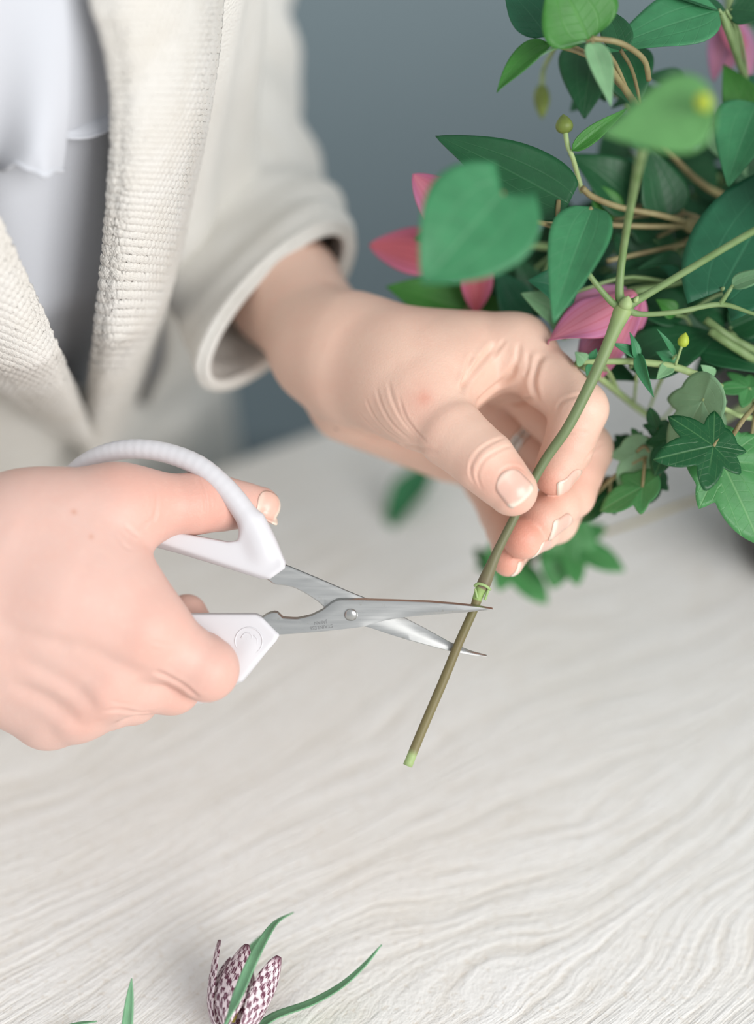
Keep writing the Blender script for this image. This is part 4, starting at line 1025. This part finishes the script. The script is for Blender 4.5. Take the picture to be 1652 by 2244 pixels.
def bouquet(name, label, cat, end, leaves, extra=(), stem='stem_green', r=1.3, jx=0.0, jy=0.0, rise=0.03, group=None, petr=0.7):
    root = empty(name, MOUTH + np.array([jx, jy, -0.02])); tag(root, label, cat, group or {'clematis_bloom': 'clematis blooms in the vase', 'clematis_shoot': 'clematis shoots in the vase', 'leafy_branch': 'leafy branches in the vase'}.get(name))
    sp_ = catmull(from_mouth(end, jx, jy, rise), 26); parts = [tube(sp_, [r / 1000] * len(sp_), 8)]
    for L in leaves:
        b = pt(L[0]); k = int(np.argmin(np.linalg.norm(sp_ - b, axis=1))); a = sp_[max(0, k - 3)]
        if np.linalg.norm(a - b) > 0.004:
            parts.append(tube([a, (a + b) / 2 + np.array([0, 0, 0.004]), b], petr / 1000, 6, n=8))
    parts += list(extra); v_, f_ = join(parts); mesh_obj('stem', v_, f_, MATS[stem], root)
    for L in leaves:
        kw = dict(L[5]) if len(L) > 5 else {}
        leaf(root, L[0], L[1], L[2], L[3], L[4] if len(L) > 4 and L[4] else ZN, **kw)
    return root
def tepals(root, lst):
    for (b, tp, w, mt, nrm_, kw) in lst: leaf(root, b, tp, w, mt, nrm_, name='petal', shape='petal', **kw)

# clematis with flowers looking out to the side
r0 = bouquet('clematis_bloom', 'rose pink clematis bloom with pointed petals half hidden behind a leaf', 'flower', (1010, 520, -35), [((1018, 680, -50), (850, 622, -46), 124, 'leaf_bright', (0.05, 0.25, 0.95)), ((1090, 700, -60), (1005, 612, -52), 110, 'leaf_bright', (0, 0.2, 0.95)), ((1200, 690, -50), (1130, 560, -44), 90, 'leaf_deep', (0, 0.2, 0.95)), ((990, 520, -42), (905, 520, -45), 46, 'leaf_bright'), ((1150, 700, -45), (1090, 590, -40), 100, 'leaf_blue'), ((1120, 640, -55), (1040, 560, -55), 90, 'leaf_dark')], jx=-0.03, rise=0.02)
tepals(r0, [((1015, 492, -28), (903, 380, -22), 118, 'petal_pink', (-0.3, 0.1, 0.9), dict(fold=0.6, curl=-0.12)), ((1015, 470, -36), (925, 390, -42), 70, 'petal_rose', (0.2, 0.8, 0.5), dict(fold=0.3)),
 ((970, 572, -48), (808, 530, -54), 120, 'petal_rose', (0.1, 0.25, 0.9), dict(fold=0.3, curl=0.08)), ((985, 510, -26), (932, 606, -24), 62, 'petal_pink', (-0.7, 0, 0.7), dict(fold=0.5)), ((1040, 560, -40), (1045, 690, -45), 80, 'petal_rose', (0.1, 0.2, 0.9), dict(fold=0.4))])
r1 = bouquet('clematis_bloom', 'drooping pink striped clematis bloom behind the raised knuckle and joint of the held stem', 'flower', (1390, 640, -22), [((1262, 640, -20), (1162, 610, -14), 110, 'leaf_blue', (-0.1, 0.3, 0.9)), ((1250, 700, -30), (1150, 640, -22), 96, 'leaf_pale'), ((1250, 740, -40), (1190, 660, -34), 60, 'leaf_pale'), ((1270, 660, -45), (1200, 600, -40), 90, 'leaf_blue')], jx=0.0, jy=-0.02)
tepals(r1, [((1392, 640, -18), (1200, 742, -12), 112, 'petal_pink', (-0.25, 0.45, 0.85), dict(fold=-0.25, ripple=0.12, curl=0.05)), ((1375, 640, -26), (1222, 664, -26), 60, 'petal_mauve', (0, 0.6, 0.8), dict(fold=0.2)), ((1395, 650, -16), (1312, 842, -22), 62, 'petal_pink', (0.3, 0.1, 0.9), dict(fold=0.35)),
 ((1390, 660, -24), (1258, 790, -26), 90, 'petal_mauve', (-0.2, 0.3, 0.9), dict(fold=0.2, ripple=0.15)), ((1400, 650, -22), (1385, 760, -28), 50, 'petal_pink', (0.5, 0, 0.85), dict(fold=0.3))])
r2 = bouquet('clematis_bloom', 'blurred mauve clematis bell hanging high in the bouquet', 'flower', (1602, -30, -70), [((1690, 60, -70), (1600, -20, -66), 80, 'leaf_deep')], extra=[twig([(1602, -40, -70), (1600, 10, -66), (1600, 48, -62)], 2.2)], jx=0.01, jy=0.02, rise=0.0)
tepals(r2, [((1600, 40, -62), (1625, 120, -50), 62, 'petal_rose', (0.2, 0.2, 0.9), dict(fold=-0.4)), ((1596, 44, -64), (1560, 168, -56), 60, 'petal_mauve', (-0.4, 0.2, 0.9), dict(fold=0.3)), ((1606, 44, -64), (1652, 160, -58), 62, 'petal_mauve', (0.4, 0.2, 0.9), dict(fold=0.3)), ((1600, 44, -70), (1596, 160, -74), 64, 'petal_mauve', (0, 0.2, 0.9), dict(fold=0.3))])

# leafy clematis shoots
bouquet('clematis_shoot', 'tall leafy clematis shoot with a broad bright leaf at the top of the bouquet', 'foliage', (1292, 84, 18), [((1292, 88, 18), (1215, -70, 26), 205, 'leaf_bright', (-0.1, 0.3, 0.95), dict(shape='ovate', fold=0.15)), ((1205, 96, 10), (1084, 188, 16), 92, 'leaf_bright', (-0.3, 0.6, 0.7), dict(fold=0.5)), ((1200, 80, 6), (1105, -40, 2), 120, 'leaf_blue'), ((1296, 92, 22), (1342, 222, 30), 66, 'leaf_pale', (0.1, 0.3, 0.9), dict(fold=0.4)), ((1285, 90, 20), (1180, 112, 20), 46, 'leaf_pale', (0, 0.9, 0.4)), ((1360, 110, 6), (1330, 10, 0), 80, 'leaf_deep')], extra=[twig([(1296, 84, 18), (1360, 95, 14), (1410, 130, 6), (1422, 175, 0)], 1.0)], stem='stem_brown', jx=-0.01, jy=0.01, rise=0.0)
bouquet('clematis_shoot', 'clematis shoot with a pale strongly veined leaf beside the mauve bell', 'foliage', (1580, 28, -12), [((1575, 22, -10), (1322, 100, -6), 160, 'leaf_mid', (0.05, 0.45, 0.88), dict(fold=0.15, curl=0.08)), ((1590, 22, -14), (1420, -30, -10), 74, 'leaf_deep', (0, 0.7, 0.6)), ((1600, 20, -20), (1700, 30, -16), 100, 'leaf_dark')], jx=0.0, jy=0.03, rise=0.0)
bouquet('clematis_shoot', 'dark clematis shoot hanging under the broad bright leaf', 'foliage', (1330, 170, -40), [((1300, 92, -26), (1276, 250, -20), 150, 'leaf_deep', (-0.3, 0.1, 0.9)), ((1338, 105, -24), (1404, 232, -16), 165, 'leaf_deep', (0.2, 0.2, 0.9)), ((1260, 120, -34), (1330, 215, -30), 120, 'leaf_dark', (0, 0.3, 0.9)), ((1440, 200, -40), (1340, 225, -36), 80, 'leaf_dark', (0, 0.7, 0.6)), ((1500, 190, -44), (1420, 160, -40), 70, 'leaf_dark'), ((1300, 200, -46), (1250, 240, -44), 60, 'leaf_deep')], jx=-0.01, jy=0.03, rise=0.0)
bouquet('clematis_shoot', 'clematis shoot with folded green leaf at the edge by the mauve bell', 'foliage', (1640, 240, -30), [((1660, 225, -28), (1592, 392, -16), 165, 'leaf_mid', (-0.3, 0.4, 0.85), dict(fold=0.35)), ((1650, 280, -36), (1588, 138, -34), 104, 'leaf_bright', (-0.2, 0.3, 0.9)), ((1560, 270, -44), (1640, 380, -40), 100, 'leaf_pale'), ((1680, 180, -40), (1620, 240, -36), 90, 'leaf_blue')], jx=0.02, jy=0.01, rise=0.0)
bouquet('clematis_shoot', 'dark glossy clematis shoot filling the middle of the bouquet', 'foliage', (1500, 490, -38), [((1392, 452, -40), (1258, 330, -30), 150, 'leaf_dark', (0, 0.4, 0.9)), ((1462, 478, -34), (1424, 316, -28), 130, 'leaf_dark', (0.2, 0.2, 0.95)), ((1345, 480, -36), (1300, 400, -32), 84, 'leaf_bright'), ((1440, 520, -44), (1370, 440, -40), 110, 'leaf_deep'), ((1420, 600, -44), (1350, 510, -40), 120, 'leaf_deep'), ((1500, 590, -34), (1420, 560, -24), 70, 'leaf_deep', (-0.3, 0.5, 0.7), dict(fold=0.6, curl=0.4)), ((1470, 640, -40), (1330, 600, -36), 100, 'leaf_dark')],
 extra=[twig([(1515, 490, -34), (1440, 470, -28), (1360, 455, -22), (1300, 432, -16), (1276, 412, -12)], 1.1), twig([(1515, 495, -34), (1420, 496, -30), (1320, 492, -24), (1240, 492, -12), (1176, 486, -4)], 1.0), twig([(1500, 535, -36), (1430, 550, -34), (1330, 572, -30)], 0.9), blob((1520, 492, -34), (1, 0.3, 0), 50, 36)], stem='stem_brown', rise=0.02)
bouquet('clematis_shoot', 'clematis shoot with a large blue-green leaf crossed by the held stem', 'foliage', (1600, 640, -20), [((1582, 634, -8), (1752, 330, -22), 250, 'leaf_blue', (-0.25, 0.3, 0.92), dict(shape='cordate', fold=0.12, nu=30, nv=17)), ((1500, 690, -30), (1340, 640, -30), 110, 'leaf_dark'), ((1600, 700, -34), (1480, 620, -34), 120, 'leaf_dark'), ((1660, 640, -34), (1600, 540, -40), 130, 'leaf_dark')], jy=-0.01, rise=0.02)
bouquet('clematis_shoot', 'low clematis shoot with a dark broad leaf under the joint of the held stem', 'foliage', (1420, 770, -26), [((1380, 806, -20), (1575, 712, -26), 165, 'leaf_dark', (0.05, 0.6, 0.78), dict(fold=0.15)), ((1530, 770, -24), (1700, 806, -20), 96, 'leaf_deep', (0, 0.6, 0.8)), ((1480, 690, -24), (1440, 655, -22), 50, 'leaf_bright'), ((1600, 720, -30), (1690, 680, -30), 100, 'leaf_dark'), ((1300, 800, -36), (1400, 830, -30), 70, 'leaf_dark', (0, 0.5, 0.8))], extra=[tube([pt((1545, 700, -22)), pt((1600, 740, -22)), pt((1690, 790, -40)), MOUTH + np.array([-0.02, -0.01, 0.0])], 0.0015, 8, n=20), tube([pt((1555, 725, -18)), pt((1610, 762, -18)), pt((1700, 815, -40)), MOUTH + np.array([-0.01, -0.02, 0.0])], 0.0015, 8, n=20)], jy=-0.02, rise=0.02)
bouquet('leafy_spray', 'thin wavy spray with small spiky leaves running across under the pink striped bloom', 'foliage', (1265, 795, -14), [((1280, 796, -12), (1262, 772, -10), 40, 'leaf_pale'), ((1300, 800, -12), (1288, 832, -10), 32, 'leaf_mid'), ((1296, 790, -14), (1306, 765, -12), 26, 'leaf_mid'), ((1398, 775, -8), (1426, 868, -2), 36, 'leaf_mid', (-0.6, 0.1, 0.7), dict(fold=0.5)), ((1396, 785, -8), (1384, 728, -6), 28, 'leaf_mid', (0.5, 0, 0.8)), ((1400, 780, -9), (1345, 750, -6), 30, 'leaf_mid'), ((1470, 800, -12), (1440, 828, -8), 36, 'leaf_pale'), ((1480, 795, -14), (1440, 770, -12), 44, 'leaf_mid'), ((1480, 778, -10), (1445, 722, -4), 16, 'leaf_mid'), ((1560, 830, -14), (1540, 800, -10), 40, 'leaf_pale')],
 extra=[twig([(1265, 795, -13), (1330, 792, -12), (1400, 793, -12), (1480, 805, -12), (1540, 828, -12), (1580, 850, -14)], [0.9, 1.1, 1.2, 1.3, 1.4, 1.4]), twig([(1480, 800, -11), (1488, 775, -8), (1494, 758, -6)], 0.5)], stem='stem_pale', r=1.3, jy=-0.02, rise=-0.02, petr=0.5)
ob = blob((1498, 745, -6), (0.2, 0.9, 0.3), 34, 26); bo = mesh_obj('flower_bud', *ob, MATS['bud_yellow']); tag(bo, 'tiny yellow-green bud held above the thin wavy spray', 'bud', 'flower buds in the bouquet')
for lab, c, ax, ln, wd, mt, st in (('drooping brown tipped bud hanging free beside the broad bright leaf', (1187, 222, -60), (0, -1, 0.1), 80, 36, 'bud_green', [(1187, 190, -60), (1192, 150, -52), (1215, 105, -30)]), ('round green bud standing above the big dark leaf', (1236, 272, -6), (-0.1, 1, 0), 44, 40, 'bud_green', [(1238, 285, -6), (1244, 320, -6), (1256, 350, -8), (1275, 420, -20)])):
    parts = [blob(c, ax, ln, wd)]
    bo = empty('flower_bud', pt(c)); tag(bo, lab, 'bud', 'flower buds in the bouquet'); mesh_obj('bud', *parts[0], MATS[mt], bo); mesh_obj('stalk', *twig(st, 0.9), MATS['stem_pale'], bo)
    if c[0] > 1200: leaf(bo, (1254, 330, -4), (1378, 232, -8), 44, 'leaf_bright', (0.2, 0.2, 0.9), fold=0.5)

# ---------------- ivy
def ivy_leaf(parent, center, tip, size, mat, normal=ZN, name='leaf', lobes=None, droop=0.10):
    """five-lobed leaf: centre = petiole joint, tip = end of the middle lobe"""
    B, T = pt(center), pt(tip); Y = unit(T - B); L = np.linalg.norm(T - B); N = vec_w(normal); N = unit(N - Y * (N @ Y)); X = np.cross(Y, N)
    lobes = lobes or [(0, 1.0, 0.36), (58, 0.80, 0.34), (-58, 0.80, 0.34), (118, 0.62, 0.36), (-118, 0.62, 0.36)]
    na, nr = 90, 9; V_, U_ = [], []
    for k in range(na):
        th = 2 * math.pi * k / na; r = 0.40
        for a, l, wd in lobes:
            d = (th - math.radians(a) + math.pi) % (2 * math.pi) - math.pi
            r = max(r, l * max(0, 1 - (abs(d) / (wd * 2.9)) ** 1.05))
            dn = abs(d)
        dm = min(abs((th - math.radians(a) + math.pi) % (2 * math.pi) - math.pi) for a, _, _ in lobes)
        for i in range(nr):
            s = (i / (nr - 1)); rr = r * s * L * size
            z = -droop * L * (s * r) ** 2 + 0.045 * L * s * (dm / 0.5) ** 1.2 * (0.5 + 0.5 * r)
            V_.append(B + Y * rr * math.cos(th) + X * rr * math.sin(th) + N * z); U_.append((s * r, min(1, dm * 2.2 * s)))
    F_ = [(k * nr + i, k * nr + i + 1, ((k + 1) % na) * nr + i + 1, ((k + 1) % na) * nr + i) for k in range(na) for i in range(nr - 1)]
    V_ = np.array(V_); nn = np.cross(V_[F_[3][1]] - V_[F_[3][0]], V_[F_[3][3]] - V_[F_[3][0]])
    if nn @ N < 0: F_ = [f[::-1] for f in F_]
    o = mesh_obj(name, V_, F_, MATS[mat], parent, uv=np.array(U_)); solidify(o, 0.00028); return o
leaf_mat('ivy_dark', hexc(28, 88, 48), hexc(112, 156, 110), hexc(104, 156, 100), 0.35)
leaf_mat('ivy_light', hexc(76, 142, 82), hexc(140, 180, 136), hexc(140, 186, 130), 0.4)
leaf_mat('ivy_back', hexc(132, 170, 130), hexc(132, 170, 130), hexc(160, 190, 150), 0.5)
def ivy(label, path, r, leaves, stem='stem_brown'):
    root = empty('ivy_strand', path[0] if len(path[0]) == 3 and not isinstance(path[0], tuple) else pt(path[0])); tag(root, label, 'ivy', 'ivy strands around the vase')
    pts_ = [p if isinstance(p, np.ndarray) else pt(p) for p in path]; sp_ = catmull(pts_, 40); parts = [tube(sp_, r / 1000, 8)]
    for (c, tp, sz, mt, nrm_, lb) in leaves:
        b = pt(c); k = int(np.argmin(np.linalg.norm(sp_ - b, axis=1))); a = sp_[max(0, k - 2)]
        if np.linalg.norm(a - b) > 0.003: parts.append(tube([a, (a + b) / 2 + np.array([0, 0, 0.003]), b], 0.0006, 6, n=8))
    v_, f_ = join(parts); mesh_obj('stem', v_, f_, MATS[stem], root)
    for (c, tp, sz, mt, nrm_, lb) in leaves: ivy_leaf(root, c, tp, sz, mt, nrm_ or ZN, lobes=lb)
    return root
T3 = [(0, 1.0, 0.42), (62, 0.62, 0.40), (-62, 0.62, 0.40)]
M0 = MOUTH + np.array([-0.03, -0.03, 0.02])
ivy('ivy strand spilling over the vase rim with a dark star shaped leaf in front', [M0, (1700, 850, -60), (1640, 905, -10), (1600, 960, -6), (1560, 1000, -10)], 0.9, [((1563, 978, 4), (1448, 1000, 8), 1.12, 'ivy_dark', (-0.1, 0.35, 0.93), [(0, 1.0, 0.36), (52, 0.86, 0.34), (-62, 0.80, 0.36), (112, 0.66, 0.36), (-118, 0.62, 0.36), (-160, 0.55, 0.3)]), ((1580, 1010, -6), (1672, 1190, -2), 1.0, 'ivy_light', (0.0, 0.5, 0.86), [(0, 1.0, 0.40), (52, 0.6, 0.36), (-62, 0.72, 0.34), (-100, 0.55, 0.3), (118, 0.5, 0.36)]), ((1640, 1000, -20), (1700, 1120, -18), 1.0, 'ivy_light', None, None)])
ivy('ivy strand arching left with pale leaf undersides below the thin spray', [M0, (1720, 900, -60), (1640, 915, -20), (1545, 876, -8)], 1.0, [((1540, 878, -8), (1462, 1010, -16), 1.0, 'ivy_back', (-0.4, 0.4, 0.8), T3), ((1550, 890, -14), (1590, 960, -20), 1.0, 'ivy_back', None, T3), ((1640, 850, -20), (1560, 850, -16), 0.9, 'ivy_light', (0, 0.6, 0.8), None)], 'stem_pale')
ivy('trailing ivy strand between the held hand and the star shaped leaf, with small leaves', [M0, (1640, 980, -50), (1520, 980, -30), (1420, 1000, -26), (1340, 1050, -30), (1260, 1130, -40), (1210, 1180, -50)], 0.9, [((1408, 1068, -20), (1312, 1116, -22), 1.0, 'ivy_light', (0, 0.6, 0.8), T3), ((1395, 990, -26), (1362, 1080, -26), 1.0, 'ivy_back', None, T3), ((1470, 960, -20), (1432, 1040, -16), 1.0, 'ivy_dark', (-0.4, 0.3, 0.8), T3), ((1440, 940, -24), (1420, 890, -20), 0.9, 'ivy_dark', (-0.5, 0.2, 0.8), T3), ((1400, 960, -30), (1385, 940, -30), 1.1, 'ivy_light', None, T3), ((1370, 970, -40), (1325, 990, -40), 1.0, 'ivy_dark', None, T3), ((1335, 1080, -36), (1262, 1148, -36), 0.9, 'ivy_dark', (-0.4, 0.4, 0.8), T3), ((1440, 1050, -30), (1420, 1110, -30), 0.9, 'ivy_dark', None, T3), ((1330, 1060, -50), (1300, 1090, -50), 1.0, 'ivy_light', None, T3)])
ivy('blurred ivy strand resting low behind the fingertips', [M0, (1640, 1040, -110), (1480, 1110, -125), (1330, 1165, -120), (1230, 1180, -110), (1160, 1230, -115), (1100, 1230, -120)], 0.9, [((1235, 1150, -100), (1212, 1292, -100), 1.0, 'ivy_light', (0, 0.4, 0.9), T3), ((1245, 1190, -104), (1372, 1244, -100), 1.0, 'ivy_light', (0.1, 0.6, 0.8), None), ((1110, 1228, -112), (1204, 1318, -108), 1.0, 'ivy_light', (0, 0.7, 0.7), T3), ((1240, 1150, -110), (1180, 1200, -110), 1.0, 'ivy_light', None, T3), ((1070, 1240, -125), (1042, 1200, -125), 1.0, 'ivy_light', None, T3)])
lv = empty('loose_leaf', pt((850, 1152, -234))); tag(lv, 'single blurred green leaf tip under the wrist of the stem hand', 'leaf')
leaf(lv, (935, 1024, -254), (846, 1152, -232), 88, 'leaf_mid', (-0.2, 0.7, 0.7), shape='strap', fold=0.3, name='leaf')
mesh_obj('petiole', *twig([(935, 1024, -254), (965, 1012, -266), (1000, 1005, -278)], 0.8), MATS['stem_green'], lv)

# ---------------- filler greenery deep in the bouquet
spots = [(1180, 560), (1230, 620), (1300, 560), (1400, 540), (1470, 600), (1560, 560), (1560, 450), (1500, 380), (1560, 330), (1420, 380), (1340, 330), (1400, 300), (1480, 270), (1630, 420), (1640, 560), (1620, 660), (1540, 640), (1440, 690), (1350, 720), (1480, 720), (1600, 760), (1560, 700), (1250, 560), (1340, 640), (1290, 480), (1380, 420), (1640, 480), (1500, 520), (1430, 450), (1620, 350), (1690, 300), (1120, 600), (1660, 860), (1170, 640), (1210, 540), (1280, 610), (1330, 520), (1380, 600), (1450, 550), (1520, 460), (1580, 400), (1600, 600), (1400, 660), (1520, 690), (1300, 680), (1460, 330), (1540, 280), (1640, 720), (1560, 800), (1240, 480), (1350, 450), (1480, 430)]
for gi in range(3):
    sub = spots[gi::3]; lab = ['dark leafy branch in the depth of the bouquet near the blue-green leaf', 'dark leafy branch in the depth of the bouquet behind the crossing brown stems', 'dark leafy branch in the depth of the bouquet above the vase mouth'][gi]
    LV = []
    for (x, y) in sub:
        a = random.uniform(0, 6.28); z = random.uniform(-95, -62); l = random.uniform(55, 80)
        LV.append(((x - l * math.cos(a), y - l * math.sin(a), z), (x + l * math.cos(a), y + l * math.sin(a), z + random.uniform(-12, 12)), random.uniform(80, 120), random.choice(['leaf_dark', 'leaf_dark', 'leaf_deep', 'leaf_deep', 'leaf_blue']), (random.uniform(-0.5, 0.5), random.uniform(0.1, 0.7), 0.8)))
    bouquet('leafy_branch', lab, 'branch', [(1440, 480, -90), (1500, 420, -95), (1520, 560, -90)][gi], LV, stem='stem_green', jx=[0.01, 0.02, 0.0][gi], jy=[0.0, 0.02, 0.01][gi], rise=0.0)

# the far side of the bouquet, right of the vase
for gi, lab in enumerate(['leafy branch on the far side of the vase spreading upward', 'leafy branch on the far side of the vase spreading low over the rim', 'leafy branch rising straight up from the vase mouth']):
    LV = []
    for k in range(16):
        x = random.uniform(1720, 2320); y = random.uniform(*[(-150, 350), (350, 900), (100, 650)][gi]); a = random.uniform(0, 6.28); z = random.uniform(-170, 10); l = random.uniform(70, 100)
        LV.append(((x - l * math.cos(a), y - l * math.sin(a), z), (x + l * math.cos(a), y + l * math.sin(a), z + random.uniform(-12, 12)), random.uniform(100, 150), random.choice(['leaf_dark', 'leaf_deep', 'leaf_deep', 'leaf_blue', 'leaf_mid']), (random.uniform(-0.5, 0.5), random.uniform(0.3, 0.9), 0.7)))
    bouquet('leafy_branch', lab, 'branch', [(2100, 80, -80), (2200, 620, -60), (1900, 300, -80)][gi], LV, jx=0.02, jy=[0.01, -0.02, 0.0][gi], rise=0.0)

# ---------------- checkered fritillaries lying on the table
m = new_mat('fritillary_petal', hexc(120, 70, 90), 0.5, spec=0.3); t = NT(m); uv = t.n('ShaderNodeUVMap'); s = t.n('ShaderNodeSeparateXYZ'); t.l(uv.outputs[0], s.inputs[0])
wn = t.n('ShaderNodeTexNoise', Scale=9.0, Detail=2.0); t.l(uv.outputs[0], wn.inputs['Vector'])
uu = t.math('MULTIPLY_ADD', t.math('SUBTRACT', wn.outputs[0], 0.5), 0.16, s.outputs[0]); vv_ = t.math('MULTIPLY_ADD', t.math('SUBTRACT', wn.outputs[0], 0.5), 0.35, s.outputs[1])
cmb = t.n('ShaderNodeCombineXYZ'); t.l(t.math('MULTIPLY', uu, 12.0), cmb.inputs[0]); t.l(t.math('MULTIPLY', vv_, 3.4), cmb.inputs[1])
ck = t.n('ShaderNodeTexChecker', Scale=1.0); ck.inputs[1].default_value = hexc(96, 44, 66); ck.inputs[2].default_value = hexc(228, 212, 216); t.l(cmb.outputs[0], ck.inputs[0])
bn = t.n('ShaderNodeTexNoise', Scale=16.0, Detail=2.0); t.l(uv.outputs[0], bn.inputs['Vector'])
b_ = t.mix(t.ramp(bn.outputs[0], [(0.52, (0, 0, 0, 1)), (0.66, (1, 1, 1, 1))]).outputs[0], ck.outputs[0], hexc(214, 192, 200))
b_ = t.mix(t.ramp(s.outputs[0], [(0.86, (0, 0, 0, 1)), (1.0, (1, 1, 1, 1))]).outputs[0], b_, hexc(110, 62, 80)); t.l(b_, t.b.inputs['Base Color'])
m = new_mat('fritillary_inner', hexc(206, 180, 186), 0.5); new_mat('anther', hexc(206, 190, 70), 0.6)
fr = empty('fritillary_flower', on_table(505, 2250)); tag(fr, 'purple and white checkered fritillary bell lying on the table with narrow leaves', 'flower')
a0 = on_table(500, 2262, 0.010); a1 = on_table(552, 2092, 0.017); AX = unit(a1 - a0); LF = np.linalg.norm(a1 - a0) * 1.02
S1 = unit(np.cross(AX, [0, 0, 1.0])); S2 = unit(np.cross(S1, AX))
for k, (ang, flare, lw, lf) in enumerate([(98, 0.0, 0.82, 0.98), (30, 0.34, 0.70, 0.92), (165, 0.30, 0.62, 1.02), (-30, 0.15, 0.7, 0.95), (-95, 0.0, 0.7, 0.9), (-150, 0.1, 0.7, 0.95)]):
    th0 = math.radians(ang); V_, U_ = [], []; nu, nv = 20, 11
    for i in range(nu):
        u = i / (nu - 1); rad = 0.0102 * (math.sin(math.pi * min(1.0, 0.06 + 0.62 * u ** 0.7)) ** 0.6) * (1 - 0.18 * u * u) + flare * 0.016 * u ** 1.6
        hw = lw * (math.sin(math.pi * (0.06 + 0.92 * u ** 0.85)) ** 0.62)
        for j in range(nv):
            v = j / (nv - 1) * 2 - 1; th = th0 + v * hw * 0.78
            V_.append(a0 + AX * (u * LF * lf) + (S1 * math.cos(th) + S2 * math.sin(th)) * rad * (1 - 0.06 * v * v)); U_.append((u, v))
    Vp = np.array(V_); Vp[:, 2] = np.maximum(Vp[:, 2], TABLE_Z + 0.0006)
    o = mesh_obj('petal', Vp, grid_faces(nu, nv), MATS['fritillary_petal'], fr, uv=np.array(U_)); solidify(o, 0.0004)
mesh_obj('pistil', *tube([a0 + AX * 0.004, a0 + AX * 0.013, a0 + AX * 0.021], [0.0012, 0.0016, 0.0010], 8, n=10), MATS['anther'], fr)
mesh_obj('stem', *tube([a0 + AX * 0.001, a0 - AX * 0.012 - np.array([0, 0, 0.004]), on_table(470, 2330, 0.002), on_table(420, 2420, 0.002)], 0.0012, 8, n=20), MATS['stem_green'], fr)
def strap(parent, pts, lifts, wpx, name='leaf', n=40):
    q = catmull([on_table(x, y, l) for (x, y), l in zip(pts, lifts)], n); tan = np.gradient(q, axis=0); V_, U_ = [], []
    for i in range(n):
        u = i / (n - 1); T_ = unit(tan[i]); S_ = unit(np.cross(T_, [0, 0.5, 1.0])); N_ = np.cross(S_, T_); w = wpx / K * 0.6 / 2 * min(1, 0.75 + u) * max(0.03, (1 - u ** 2.2)) ** 0.9
        for j in range(7):
            v = j / 3 - 1; V_.append(q[i] + S_ * v * w + N_ * (v * v) * w * 0.35); U_.append((u, v * 0.9))
    o = mesh_obj(name, V_, grid_faces(n, 7), MATS['leaf_fritillary'], parent, uv=np.array(U_)); solidify(o, 0.0005); return o
strap(fr, [(484, 2275), (516, 2200), (548, 2120), (578, 2060), (605, 2022), (643, 1999)], [0.014, 0.024, 0.030, 0.030, 0.026, 0.020], 28)
strap(fr, [(540, 2275), (600, 2232), (680, 2202), (745, 2165), (795, 2120), (836, 2070)], [0.004, 0.005, 0.007, 0.010, 0.014, 0.018], 32)
strap(fr, [(530, 2130), (545, 2090), (566, 2062), (592, 2036)], [0.010, 0.010, 0.010, 0.012], 22)
f2 = empty('fritillary_leaf', on_table(278, 2280)); tag(f2, 'lone upright blade of fritillary leaf beside the checkered bell', 'leaf')
strap(f2, [(272, 2330), (278, 2270), (284, 2200), (288, 2144)], [0.003, 0.010, 0.018, 0.024], 30, 'blade')
f3 = empty('fritillary_leaf', on_table(160, 2290)); tag(f3, 'short olive leaf tip just reaching in at the table front', 'leaf')
strap(f3, [(90, 2290), (130, 2262), (170, 2246), (212, 2238)], [0.003, 0.004, 0.005, 0.006], 22, 'blade')
